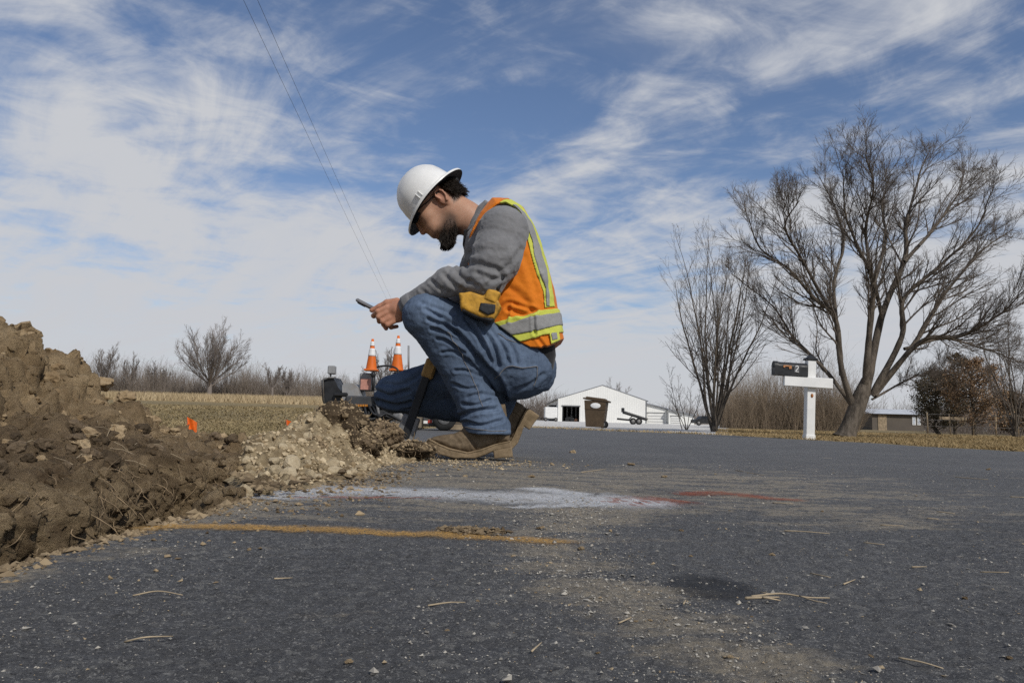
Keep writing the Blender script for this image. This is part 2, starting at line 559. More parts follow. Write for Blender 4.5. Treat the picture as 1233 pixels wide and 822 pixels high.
zr = np.where(axf > ROAD_R - ROAD_L - 0.001, -0.02, zr)
zr = zr + gz(xr, ywarp) * 1.0
dust = (0.36 * sstep(3.6, 2.0, ayf) * sstep(0.95, 1.3, ayf) * sstep(1.7, 0.4, xr)
        + 0.36 * np.exp(-((xr - 0.11 - 0.05 * np.sin(ayf * 5)) / 0.085) ** 2) * sstep(1.5, 0.9, ayf)
        + 0.30 * sstep(0.14, 0.0, axf) + 0.06 * sstep(8, 3, ayf) * sstep(1.2, 2.2, ayf)
        + 0.06)
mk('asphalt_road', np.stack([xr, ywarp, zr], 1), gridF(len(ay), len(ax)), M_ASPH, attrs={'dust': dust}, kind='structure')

# ---- gravel grit on the road, far too many to count
def chip_proto(n, seed):
    r = np.random.default_rng(seed)
    out = []
    for _ in range(n):
        v = np.array([[1, 0, 0], [-1, 0, 0], [0, 1, 0], [0, -1, 0], [0, 0, 0.6], [0, 0, -0.4]], float)
        v = v * (0.6 + 0.7 * r.random((6, 1))) + r.normal(0, 0.16, (6, 3))
        out.append(v)
    return out, np.array([[0, 2, 4], [2, 1, 4], [1, 3, 4], [3, 0, 4], [2, 0, 5], [1, 2, 5], [3, 1, 5], [0, 3, 5]])
def scatter_chips(xy, size, zf_, seed):
    protos, F = chip_proto(16, seed)
    r = np.random.default_rng(seed + 1)
    n = len(xy); pr = np.array(protos)[r.integers(0, 16, n)]
    a = r.random(n) * 6.283
    c, s = np.cos(a)[:, None], np.sin(a)[:, None]
    X = pr[:, :, 0] * c - pr[:, :, 1] * s; Y = pr[:, :, 0] * s + pr[:, :, 1] * c
    V = np.stack([X, Y, pr[:, :, 2]], 2) * size[:, None, None]
    V[:, :, 0] += xy[:, :1]; V[:, :, 1] += xy[:, 1:2]
    V[:, :, 2] += (zf_ + size * 0.25)[:, None]
    FF = (F[None] + (np.arange(n) * 6)[:, None, None]).reshape(-1, 3)
    return V.reshape(-1, 3), FF, np.repeat(r.random(n), 6)
def m_grit():
    t = MT('grit')
    h = t.attr('tone', True)
    c = t.mix(t.ramp(h, 0, 1, smooth=False), (0.16, 0.15, 0.135), (0.46, 0.43, 0.37))
    c = t.mix(t.ramp(h, 0.86, 0.9), c, (0.30, 0.235, 0.15))
    return t.done(c, 0.85, None, 0.2)
M_GRIT = m_grit()
N = 36000
yy = 0.36 + 2.9 * rng.random(N) ** 1.9
xx = -0.4 + (yy * 1.45 + 0.3) * rng.random(N)
k2 = rng.random(N) < 0.24                                   # the pale strip of spilled stone dust
yy2 = 0.36 + 1.15 * rng.random(N) ** 1.2
xx = np.where(k2, 0.11 + 0.05 * np.sin(yy2 * 5) + rng.normal(0, 0.05, N), xx); yy = np.where(k2, yy2, yy)
k3 = rng.random(N) < 0.10                                   # along the broken edge
xx = np.where(k3, ROAD_L + np.abs(rng.normal(0, 0.06, N)), xx); yy = np.where(k3, 0.5 + 2.3 * rng.random(N), yy)
sz = np.clip(0.00056 * np.exp(rng.normal(0, 0.55, N)) * (0.75 + 0.5 * np.clip(yy, 0, 3)), 0.0005, 0.0046)
clump = fbm(p3(xx * 6, yy * 6), 3, 91) + rng.normal(0, 0.25, N)
keep = ((clump > -0.05) | k2) & (xx > -0.42)
xx, yy, sz = xx[keep], yy[keep], sz[keep]
V, F, tone = scatter_chips(np.stack([xx, yy], 1), sz, asph(xx, yy), 3)
mk('grit', V, F, M_GRIT, smooth=False, attrs={'tone': tone}, kind='stuff', label='pale stone grit and gravel chips strewn over the asphalt', cat='gravel')

# ---- spray paint marks
def m_paint(name, col, cover):
    t = MT(name)
    pos = t.geo()
    e = t.attr('edge', True)
    n1 = t.noise(70, 6, 0.75, pos); n2 = t.noise(300, 3, 0.6, pos); n3 = t.noise(11, 4, 0.6, pos)
    v = t.math('ADD', t.math('MULTIPLY', e, 1.5), t.math('ADD', t.math('MULTIPLY', n1, 0.9), t.math('ADD', t.math('MULTIPLY', n2, 0.7), t.math('MULTIPLY', n3, 1.0))))
    a = t.math('MULTIPLY', t.ramp(v, 1.42, 2.7, 0, cover), t.ramp(t.noise(380, 3, 0.65, pos), 0.36, 0.62, 0.25, 1.0))
    c = t.mix(t.ramp(n1, 0.35, 0.75), tuple(q * 0.72 for q in col), col)
    c = t.mix(t.ramp(n3, 0.52, 0.72, 0, 0.45), c, (0.22, 0.18, 0.13))
    return t.done(c, 0.85, t.bump(t.noise(230, 6, 0.7, pos), 0.5, 0.003), 0.25, Alpha=a)
M_PW = m_paint('white_spray_paint', (0.72, 0.73, 0.74), 0.95)
M_PO = m_paint('orange_spray_paint', (0.64, 0.37, 0.105), 0.82)
M_PR = m_paint('red_spray_paint', (0.42, 0.09, 0.035), 0.62)
def paint(name, mat, px, width, label, group=None):
    pts = catmull([G(*p) for p in px], 10)
    w = np.interp(np.linspace(0, 1, len(pts)), np.linspace(0, 1, len(width)), width)
    t = np.gradient(pts, axis=0); t /= np.linalg.norm(t, axis=1)[:, None]
    nrm = np.stack([-t[:, 1], t[:, 0], 0 * t[:, 0]], 1)
    K = 13
    vv = np.linspace(-1, 1, K)
    V = pts[:, None] + nrm[:, None] * (w[:, None] * vv[None])[:, :, None]
    ends = np.minimum(np.arange(len(pts)), np.arange(len(pts))[::-1]) / len(pts)
    edge = np.exp(-(vv[None] / 0.48) ** 2) * np.clip(ends * 11, 0.05, 1)[:, None] - 0.012
    V = V.reshape(-1, 3); V[:, 2] = asph(V[:, 0], V[:, 1]) * sstep(-1, 0, V[:, 0]) + 0.0014
    c = V.mean(0); c[2] = 0.0
    mk(name, V, gridF(len(pts), K), mat, attrs={'edge': edge.ravel()}, loc=c, label=label, cat='paint mark', group=group)
paint('paint_line', M_PO, [(150, 641), (210, 634), (300, 635), (420, 639), (520, 644), (620, 650), (712, 655)], [0.04, 0.054, 0.056, 0.058, 0.05], 'thin ochre orange spray-painted line running out from the trench edge')
paint('paint_line', M_PW, [(286, 600), (330, 596), (390, 590), (480, 593), (580, 598), (680, 601), (760, 604), (822, 604)], [0.18, 0.26, 0.24, 0.27, 0.28, 0.18], 'long white spray-painted line ending in red paint in front of the boots')
paint('paint_smudge', M_PW, [(606, 613), (660, 611), (745, 607)], [0.05, 0.06, 0.05], 'faint white paint smudge just below the long white line')
paint('paint_smudge', M_PW, [(632, 588), (665, 592), (715, 597)], [0.09, 0.10, 0.06], 'short white paint dash above the long white line')
paint('paint_smudge', M_PR, [(738, 607), (775, 604), (820, 601)], [0.12, 0.17, 0.13], 'red paint patch at the end of the long white line')
paint('paint_smudge', M_PR, [(812, 596), (850, 594), (905, 598), (978, 604)], [0.06, 0.09, 0.08, 0.05], 'faded rust red paint streak beyond the red patch')
paint('paint_smudge', M_PR, [(345, 600), (400, 598), (470, 600), (540, 602)], [0.03, 0.045, 0.03, 0.02], 'thin faded red trace along the long white line')

# ================================================================== trench and spoil bank
XW = -0.72
def bank_profile(y):
    t = float(sstep(1.88, 1.55, np.array(y))); tn = float(sstep(1.34, 1.10, np.array(y)))
    E = float(road_edge(np.array([y]))[0])
    H = float(np.interp(y, [-1, 1.0, 1.9, 2.45, 3.0, 3.3, 3.75, 4.2], [0.60, 0.60, 0.53, 0.41, 0.23, 0.12, 0.01, 0.0]))
    xw = XW + 0.03 * math.sin(y * 7) + (1 - t) * 0.05
    q = [(E + 0.02, -0.035), (E - 0.004, -0.012), (E - 0.03, -0.10 * tn - 0.002), (E - 0.04, -0.34 * tn + 0.006 * (1 - tn)),
         (xw + 0.05, -0.36 * (0.35 * t + 0.65 * tn) + 0.008 * (1 - t)), (xw + 0.012 * t, -0.13 * t), (xw + 0.026 * t, -0.012 * t + 0.004), (xw - 0.02, 0.035 + 0.01 * t)]
    top = 0.04
    sh = 0.34 * float(sstep(2.3, 3.1, np.array(y)))
    for x in (-0.86, -1.0, -1.2, -1.42, -1.62, -1.78, -1.95, -2.25, -2.7, -3.3):
        s = float(np.interp(-x - sh * float(sstep(2.6, 1.6, np.array(-x))), [0.78, 0.95, 1.2, 1.45, 1.7, 1.85, 2.0, 2.4, 2.9, 3.2], [0.02, 0.10, 0.33, 0.66, 0.95, 1.0, 0.96, 0.6, 0.15, 0.0]))
        q.append((x, top * sstep(-3.0, -2.0, np.array(x)) * float(sstep(2.7, 1.8, np.array(y))) + H * s - (0.05 if x < -3 else 0)))
    return np.array(q, float)
SEG = [2, 2, 6, 14, 20, 22, 10, 12, 14, 20, 22, 20, 16, 12, 16, 12, 6]
by = np.concatenate([np.linspace(-0.9, 0.5, 24)[:-1], np.linspace(0.5, 2.4, 250)[:-1], np.linspace(2.4, 4.3, 130)])
rows, wallm = [], []
for y in by:
    q = bank_profile(y)
    r, wm = [], []
    for i, n in enumerate(SEG):
        tt = np.linspace(0, 1, n, endpoint=False)[:, None]
        r.append(q[i] * (1 - tt) + q[i + 1] * tt)
        wm += [1.0 if 2 <= i <= 6 else 0.0] * n
    rows.append(np.vstack(r + [q[-1:]])); wallm.append(wm + [0.0])
rows = np.array(rows)
nb, mb = rows.shape[:2]
B = np.concatenate([rows[:, :, :1], np.broadcast_to(by[:, None, None], (nb, mb, 1)), rows[:, :, 1:]], 2)
for _ in range(2):                                           # soften the corners of the profile
    B[:, 2:-1] = 0.5 * B[:, 2:-1] + 0.25 * (B[:, 1:-2] + B[:, 3:])
dv = np.gradient(B, axis=1); du = np.gradient(B, axis=0)
Nn = np.cross(du, dv); Nn /= np.linalg.norm(Nn, axis=2)[:, :, None] + 1e-9
if Nn[:, -60, 2].mean() < 0:
    Nn = -Nn
Bf, Nf = B.reshape(-1, 3), Nn.reshape(-1, 3)
wall = np.array(wallm).ravel()
warp = np.stack([fbm(Bf * 9, 3, 50), fbm(Bf * 9, 3, 51), fbm(Bf * 9, 3, 52)], 1) * 0.03
Wp = Bf + warp
d_a = worley(Wp / 0.15, 61); d_b = worley(Wp / 0.062, 62); d_c = worley(Wp / 0.024, 63)
lump = 0.11 * (0.55 - d_a[0]) * (0.3 + d_a[2]) + 0.055 * (0.5 - d_b[0]) * (0.3 + d_b[2]) + 0.017 * (0.5 - d_c[0])
gul = 0.05 * fbm(Bf * 3.1, 3, 64) + 0.034 * fbm(Wp * 13, 5, 164, 0.62) - 0.050 * np.exp(-(fbm(Wp * 6.5, 4, 165) / 0.06) ** 2)
pile = sstep(-0.72, -1.15, Bf[:, 0]) * (1 - wall)
mid = (1 - pile) * (1 - wall)
vert = Bf * np.array([1, 1, 0.55])
wl_d = 0.034 * fbm(vert * 11, 4, 66) + 0.026 * (0.5 - worley((vert + warp) / 0.05, 67)[0]) + 0.014 * (0.5 - d_c[0]) + 0.008 * fbm(Bf * 90, 2, 68)
disp = pile * (lump + gul + 0.006 * fbm(Bf * 60, 3, 65)) + wall * wl_d + mid * (0.044 * fbm(Wp * 13, 5, 69, 0.66) - 0.016 * np.exp(-(fbm(Wp * 9, 4, 166) / 0.07) ** 2) + 0.016 * (0.5 - d_b[0]) + 0.009 * (0.5 - d_c[0]) + 0.004 * fbm(Bf * 70, 2, 70))
edgef = np.tile(np.concatenate([[0, 0, 0.15], np.ones(mb - 3)]), nb) * np.tile(np.concatenate([np.ones(mb - 8), np.linspace(1, 0, 8)]), nb)
Bd = Bf + Nf * (disp * edgef)[:, None]
dry = np.maximum(pile * sstep(0.06, 0.2, Bf[:, 2] + 0.05 * fbm(Bf * 4, 3, 71)), 0.75 * (1 - wall) * sstep(1.75, 2.15, Bf[:, 1] + 0.3 * fbm(Bf * 6, 3, 72)))
crev = np.clip(d_b[0], 0, 1)
def m_soil():
    t = MT('soil')
    pos = t.geo()
    dry_, wall_ = t.attr('dry', True), t.attr('wall', True)
    dark = t.mix(t.ramp(t.noise(16, 7, 0.7, pos), 0.32, 0.7), (0.112, 0.077, 0.045), (0.255, 0.185, 0.112))
    clay = t.mix(t.ramp(t.noise(9, 8, 0.72, pos), 0.32, 0.72), (0.225, 0.155, 0.084), (0.43, 0.32, 0.19))
    wl_ = t.mix(t.ramp(t.noise(13, 8, 0.72, pos, 0.5), 0.36, 0.68), (0.15, 0.105, 0.060), (0.40, 0.30, 0.18))
    c = t.mix(dry_, dark, clay)
    c = t.mix(t.math('MULTIPLY', wall_, 0.85), c, wl_)
    c = t.mix(t.ramp(t.noise(140, 4, 0.6, pos), 0.58, 0.75, 0, 0.5), c, (0.36, 0.29, 0.195))
    c = t.mix(t.ramp(t.noise(55, 5, 0.6, pos), 0.6, 0.78, 0, 0.6), c, (0.05, 0.037, 0.025))
    b = t.bump(t.noise(60, 9, 0.75, pos), 0.9, 0.012)
    b = t.bump(t.noise(240, 4, 0.7, pos), 0.6, 0.004, b)
    return t.done(c, 0.95, b, 0.12)
M_SOIL = m_soil()
bank = mk('spoil_bank', Bd, gridF(nb, mb)[:, ::-1], M_SOIL, attrs={'dry': dry, 'wall': wall}, kind='structure')

def ico(sub):
    import bmesh
    bm = bmesh.new(); bmesh.ops.create_icosphere(bm, subdivisions=sub, radius=1.0)
    V = np.array([v.co[:] for v in bm.verts]); F = np.array([[v.index for v in f.verts] for f in bm.faces]); bm.free()
    return V, F
ICO2, ICO3, ICO1, ICO4 = ico(2), ico(3), ico(1), ico(4)
def scatter_lumps(C, size, seed):
    r = np.random.default_rng(seed)
    V0, F0 = ICO1
    pr = []
    for k in range(14):
        v = V0 * (1 + 0.5 * fbm(V0 * 1.4 + 7.3 * k, 3, seed + k))[:, None]
        for _ in range(4):
            nn = r.normal(size=3); nn /= np.linalg.norm(nn); dd = v @ nn - (0.5 + 0.3 * r.random())
            v = v - np.outer(np.clip(dd, 0, 9) * 0.9, nn)
        pr.append(v * np.array([1, 0.65 + 0.5 * r.random(), 0.55 + 0.4 * r.random()]))
    n = len(C); pr = np.array(pr)[r.integers(0, 14, n)]
    a = r.random(n) * 6.283; c, s = np.cos(a)[:, None], np.sin(a)[:, None]
    V = np.stack([pr[:, :, 0] * c - pr[:, :, 1] * s, pr[:, :, 0] * s + pr[:, :, 1] * c, pr[:, :, 2]], 2) * size[:, None, None] + C[:, None]
    return V.reshape(-1, 3), (F0[None] + (np.arange(n) * len(V0))[:, None, None]).reshape(-1, 3), np.repeat(r.random(n), len(V0))
# ---- clods: angular lumps of clay
def lump_mesh(name, seed, mat, base=ICO3, rough=0.35, flat=0.8, facet=0.5, fine=0.08):
    V, F = base
    r = np.random.default_rng(seed)
    Wv = V.copy()
    for _ in range(9):                                       # broken planes
        n = r.normal(size=3); n /= np.linalg.norm(n); h = 0.55 + 0.35 * r.random()
        d = Wv @ n - h
        Wv = Wv - np.outer(np.clip(d, 0, 9) * facet * 1.6, n)
    Wv = Wv * (1 + rough * fbm(V * 1.3 + seed * 3.1, 4, seed))[:, None]
    Wv = Wv + V * (fine * fbm(V * 5.0 + seed, 4, seed + 5))[:, None]
    Wv = Wv * np.array([1.0, 0.75 + 0.3 * r.random(), flat])
    return mesh_data(name, Wv, F, mat, smooth=False)
def m_clod(name, a, b, c=(0.055, 0.042, 0.028)):
    t = MT(name)
    pos = t.geo()
    oi = t.n.new('ShaderNodeObjectInfo').outputs['Random']
    k = t.mix(t.ramp(t.math('ADD', t.noise(22, 8, 0.72, pos), t.math('MULTIPLY', t.math('SUBTRACT', oi, 0.5), 0.35)), 0.32, 0.7), a, b)
    k = t.mix(t.ramp(t.noise(60, 6, 0.7, pos), 0.58, 0.75, 0, 0.7), k, c)
    bm = t.bump(t.noise(70, 9, 0.75, pos), 0.9, 0.01)
    return t.done(k, 0.95, bm, 0.12)
M_CLAY = m_clod('clay_clod', (0.225, 0.155, 0.084), (0.42, 0.315, 0.19))
M_DARK = m_clod('dark_clod', (0.07, 0.051, 0.032), (0.19, 0.14, 0.09))
M_STONE = m_clod('tan_stone', (0.29, 0.225, 0.135), (0.52, 0.43, 0.29), (0.24, 0.15, 0.07))
CLODS = [lump_mesh('clod', 100 + i, M_CLAY, ICO3, 0.55, 0.72, 0.62, 0.22) for i in range(10)]
DCLODS = [lump_mesh('clod', 120 + i, M_DARK, ICO3, 0.5, 0.8, 0.6, 0.2) for i in range(5)]
STONES = [lump_mesh('stone', 140 + i, M_STONE, ICO2, 0.22, 0.75, 0.45, 0.05) for i in range(8)]
def rrot():
    return (random.uniform(-0.6, 0.6), random.uniform(-0.6, 0.6), random.uniform(0, 6.28))
Bg = Bd.reshape(nb, mb, 3)
ipx, ipy = project(Bd)
okp = np.where((pile > 0.5) & (Bd[:, 0] > -1.95) & (ipx > -25) & (ipx < 300) & (Bd[:, 1] > 1.2))[0]
okm = np.where((mid > 0.4) & (ipx > -20) & (ipx < 330) & (Bd[:, 1] > 0.9) & (Bd[:, 0] < XW - 0.02) & (Bd[:, 0] > -1.3))[0]
for q in range(190):
    i = int(rng.choice(okp)); y = Bd[i, 1]
    s = float(np.clip(0.014 * math.exp(random.gauss(0, 0.62)) * (0.7 + 0.9 * max(0, Bd[i, 2])), 0.008, 0.05))
    put('clod', random.choice(CLODS), Bd[i] - np.array([0, 0, s * 0.15]), rrot(), (s,) * 3, bank)
for q in range(95):
    i = int(rng.choice(okm))
    s = float(np.clip(0.011 * math.exp(random.gauss(0, 0.5)), 0.005, 0.026))
    put('clod', random.choice(DCLODS + CLODS[:2]), Bd[i] + Nf[i] * s * 0.2, rrot(), (s,) * 3, bank)
for (px, py, Y, s, fl) in [(18, 405, 2.5, 0.072, 0.8), (-12, 388, 2.45, 0.055, 0.9), (60, 428, 2.62, 0.05, 0.65), (88, 437, 2.75, 0.055, 0.7), (122, 462, 2.95, 0.05, 0.8), (150, 478, 3.1, 0.045, 0.9),
                       (100, 455, 2.7, 0.045, 0.7), (30, 470, 2.2, 0.06, 0.55), (70, 480, 2.3, 0.045, 0.7), (10, 440, 2.3, 0.05, 0.7), (160, 500, 2.9, 0.035, 0.8), (185, 508, 3.0, 0.03, 0.8), (120, 500, 2.4, 0.03, 0.7)]:
    put('clod', random.choice(CLODS), P(px, py, Y), rrot(), (s, s, s * fl), bank)
# crumbs over bank, field edge: uncountable
crI = rng.choice(np.where((pile + mid + wall > 0.5) & (ipx > -30) & (ipx < 420) & (Bd[:, 1] > 0.7) & (Bd[:, 0] > -2.0) & (Bd[:, 2] > -0.2))[0], 9000)
V, F, tone = scatter_lumps(Bd[crI], 0.0032 * np.exp(rng.normal(0, 0.62, 9000)), 9)
def m_crumb():
    t = MT('soil_crumbs')
    h = t.attr('tone', True)
    c = t.mix(h, (0.09, 0.065, 0.04), (0.36, 0.275, 0.17))
    return t.done(c, 0.95, None, 0.1)
M_CRUMB = m_crumb()
mk('soil_crumbs', V, F, M_SOIL, bank, smooth=False, attrs={'dry': np.repeat(dry[crI], len(ICO1[0])), 'wall': np.repeat(wall[crI], len(ICO1[0]))}, kind='stuff')

# ---- roots hanging from the trench wall, dry straw on its rim
rb = MB()
wI = np.where((wall > 0.5) & (ipx > -10) & (ipx < 290) & (Bd[:, 2] > -0.05) & (Bd[:, 0] < XW + 0.12) & (Bd[:, 1] > 0.8))[0]
for q in range(130):
    i = int(rng.choice(wI)); p = Bd[i] + Nf[i] * 0.004
    L = random.uniform(0.02, 0.085); n = 6
    d = np.array([random.uniform(-0.1, 0.6), random.uniform(-0.8, 0.6), random.uniform(-1.0, 0.25)])
    pts = [p]
    for _ in range(n - 1):
        d = d + np.array([random.gauss(0, 0.3), random.gauss(0, 0.35), random.gauss(-0.12, 0.3)]); d /= np.linalg.norm(d)
        pts.append(pts[-1] + d * L / n)
    rb.tube(catmull(pts, 2), np.linspace(0.0008, 0.00035, (n - 1) * 2 + 1) * random.uniform(0.6, 1.4), 4, False)
M_ROOT = plain('dry_root', (0.24, 0.175, 0.105), 0.9, 0.4, 30, 0)
mk('roots', np.concatenate(rb.V), rb.F, M_ROOT, bank, kind='stuff')

# ================================================================== gravel mound beside the road
def mound_h(x, y):
    c1 = 0.112 * np.exp(-(((x + 0.66) / 0.20) ** 2 + ((y - 2.15) / 0.36) ** 2))
    c2 = 0.165 * np.exp(-(((x + 0.66) / 0.16) ** 2 + ((y - 2.62) / 0.22) ** 2))
    c3 = 0.05 * np.exp(-(((x + 0.42) / 0.11) ** 2 + ((y - 2.9) / 0.30) ** 2))
    c4 = 0.038 * np.exp(-(((x + 0.55) / 0.12) ** 2 + ((y - 1.62) / 0.2) ** 2))
    ye = 1.28 + 2.0 * np.clip(-0.45 - x, 0, 1)
    return (np.maximum(c1, c2) * 0.75 + 0.25 * (c1 + c2) + c3 + c4) * sstep(ye, ye + 0.28, y) - 0.012
mx, my = np.linspace(-1.25, -0.2, 200), np.linspace(1.25, 3.6, 330)
MY, MX = np.meshgrid(my, mx, indexing='ij')
mxf, myf = MX.ravel(), MY.ravel()
mp_ = p3(mxf, myf)
mz = mound_h(mxf, myf)
mdk = worley(mp_ / 0.035, 81); mdk2 = worley(mp_ / 0.015, 82)
mz = mz + np.clip(mz + 0.012, 0, 0.05) * (0.8 * (0.5 - mdk[0]) * (0.4 + mdk[2]) + 0.4 * (0.5 - mdk2[0]) + 0.7 * fbm(mp_ * 9, 3, 83))
def m_mound():
    t = MT('mound_gravel')
    pos = t.geo()
    c = t.mix(t.ramp(t.noise(14, 8, 0.75, pos), 0.34, 0.7), (0.175, 0.13, 0.075), (0.42, 0.34, 0.215))
    c = t.mix(t.ramp(t.noise(70, 5, 0.65, pos), 0.55, 0.72, 0, 0.7), c, (0.11, 0.08, 0.05))
    b = t.bump(t.noise(90, 8, 0.75, pos), 0.9, 0.008)
    return t.done(c, 0.95, b, 0.12)
mF = gridF(len(my), len(mx)); mF = mF[(mz[mF] > -0.0045).any(1) & (myf[mF] > 1.30 + 2.0 * (-0.45 - mxf[mF])).all(1)]
mound = mk('gravel_mound', np.stack([mxf, myf, mz], 1), mF, m_mound(), loc=(-0.65, 2.3, 0), label='low mound of tan gravel and clay heaped on the broken road edge', cat='gravel mound')
MI = np.where((mz > 0.004) & (myf > 1.33 + 2.0 * (-0.45 - mxf)))[0]
mipx, mipy = project(np.stack([mxf, myf, mz], 1))
def mzat(x, y):
    return float(mound_h(np.array(x), np.array(y)))
for q in range(270):
    i = int(rng.choice(MI)); s = float(np.clip(0.0085 * math.exp(random.gauss(0, 0.45)), 0.004, 0.024))
    put('stone', random.choice(STONES), (mxf[i], myf[i], mz[i] + s * 0.25), rrot(), (s,) * 3, mound)
for (px, py, Y, s) in [(370, 520, 2.15, 0.02), (352, 548, 1.75, 0.030), (348, 568, 1.62, 0.022), (400, 560, 1.95, 0.022), (345, 582, 1.5, 0.017), (296, 596, 1.38, 0.017), (322, 590, 1.42, 0.012), (310, 540, 1.9, 0.022), (345, 535, 2.0, 0.02), (435, 560, 2.05, 0.018), (330, 558, 1.75, 0.018), (380, 575, 1.7, 0.015)]:
    c = P(px, py, Y)
    put('stone', random.choice(STONES), (c[0], c[1], max(mzat(c[0], c[1]) + s * 0.3, s * 0.45)), rrot(), (s,) * 3, mound)
n_ = 5500
si = rng.choice(MI, n_)
V, F, tone = scatter_lumps(np.stack([mxf[si], myf[si], mz[si]], 1), 0.0040 * np.exp(rng.normal(0, 0.5, n_)), 19)
def m_fines():
    t = MT('mound_fines')
    c = t.mix(t.attr('tone', True), (0.20, 0.145, 0.08), (0.54, 0.44, 0.29))
    return t.done(c, 0.95, None, 0.12)
M_FINES = m_fines()
mk('gravel_fines', V, F, M_FINES, mound, False, attrs={'tone': tone}, kind='stuff')
# grey-brown rubble strewn between the trench end and the mound
n_ = 1500
ex = -0.52 + rng.normal(0, 0.06, n_); ey = 1.36 + 2.0 * np.clip(-0.45 - ex, 0, 1) + 0.8 * rng.random(n_) ** 1.5
V, F, tone = scatter_chips(np.stack([ex, ey], 1), 0.004 * np.exp(rng.normal(0, 0.5, n_)), np.full(n_, 0.012), 23)
mk('rubble', V, F, M_CRUMB, bank, smooth=False, attrs={'tone': tone * 0.6}, kind='stuff')

# ---- sods: torn lumps of dark earth held together by roots
def sod(px, py, Y, s, flat, label, seed):
    c = P(px, py, Y)
    V, F = ICO4
    Wv = V * (1 + 0.55 * fbm(V * 1.7 + seed, 5, seed, 0.6))[:, None]
    d = worley(V * 3.2 + seed, seed)
    Wv = Wv + V * (0.42 * (0.5 - d[0]) + 0.20 * fbm(V * 8 + seed, 3, seed + 3))[:, None]
    Wv = Wv * np.array([s, s * 0.85, s * flat])
    Wv = Wv + c
    base = np.array([c[0], c[1], Wv[:, 2].min()])
    o = mk('sod_clump', Wv, F, M_DARK, loc=base, label=label, cat='sod', group='torn sods on the gravel mound')
    t = MB(); r = np.random.default_rng(seed)
    for _ in range(90):
        k = r.integers(0, len(Wv)); p = Wv[k].copy(); nn = V[k]; dd = nn + r.normal(0, 0.7, 3)
        pts = [p - nn * 0.004]
        for _s in range(4):
            dd = dd + r.normal(0, 0.5, 3) + np.array([0, 0, -0.15]); dd /= np.linalg.norm(dd)
            pts.append(pts[-1] + dd * r.uniform(0.004, 0.013))
        t.tube(pts, np.linspace(0.0016, 0.0006, 5), 3, False)
    mk('roots', np.concatenate(t.V), t.F, M_ROOT, o, kind='stuff')
    t2 = r.choice(len(Wv), 900); up = t2[V[t2][:, 2] > -0.1]
    VV, FF, tn = scatter_lumps(Wv[up], 0.0030 * np.exp(r.normal(0, 0.6, len(up))), seed + 9)
    top = np.repeat(np.clip(0.35 + 0.75 * V[up][:, 2], 0, 1), len(ICO1[0]))
    mk('soil_crumbs', VV, FF, M_CRUMB, o, smooth=False, attrs={'tone': np.clip(tn * 0.5 + 0.5 * top, 0, 1)}, kind='stuff')
sod(411, 512, 2.62, 0.086, 0.9, 'large dark rooty sod crowning the gravel mound', 5)
sod(438, 536, 2.55, 0.058, 0.9, 'dark rooty sod hanging off the front of the mound', 6)
sod(381, 543, 2.12, 0.032, 1.0, 'small dark sod stuck in the tan gravel face', 7)
sod(462, 522, 2.85, 0.07, 0.7, 'crumbly brown sod behind the leaning black spade blade', 8)
sod(498, 541, 2.72, 0.075, 0.36, 'flat dark sod lying against the boot toe', 9)
# ================================================================== TREES
class TB:
    """batched branch tubes"""
    def __init__(s):
        s.V, s.F, s.n = [], [], 0
    def add(s, pts, rad, sides):
        Bn, n = pts.shape[:2]
        if Bn == 0:
            return
        t = np.gradient(pts, axis=1); t /= np.linalg.norm(t, axis=2)[..., None] + 1e-9
        ref = np.where(np.abs(t[:, :1, 2:3]) < 0.85, np.array([0, 0, 1.0]), np.array([1.0, 0.2, 0]))
        u = np.cross(t, np.broadcast_to(ref, t.shape)); u /= np.linalg.norm(u, axis=2)[..., None] + 1e-9
        w = np.cross(t, u)
        a = np.linspace(0, 2 * np.pi, sides, endpoint=False)
        V = pts[:, :, None] + rad[:, :, None, None] * (np.cos(a)[None, None, :, None] * u[:, :, None] + np.sin(a)[None, None, :, None] * w[:, :, None])
        i, j, k = np.meshgrid(np.arange(Bn), np.arange(n - 1), np.arange(sides), indexing='ij')
        q = lambda jj, kk: (i * n + jj) * sides + kk % sides
        F = np.stack([q(j, k), q(j + 1, k), q(j + 1, k + 1), q(j, k + 1)], -1).reshape(-1, 4) + s.n
        s.V.append(V.reshape(-1, 3)); s.F.append(F); s.n += Bn * n * sides
    def get(s):
        return np.concatenate(s.V), np.concatenate(s.F)
def walk(S, D, L, n, jit, up, r):
    pts = [S]; d = D / (np.linalg.norm(D, axis=1)[:, None] + 1e-9)
    for k in range(n):
        d = d + r.normal(0, jit, d.shape) + np.array([0, 0, up]); d /= np.linalg.norm(d, axis=1)[:, None]
        pts.append(pts[-1] + d * (L / n)[:, None])
    return np.stack(pts, 1)
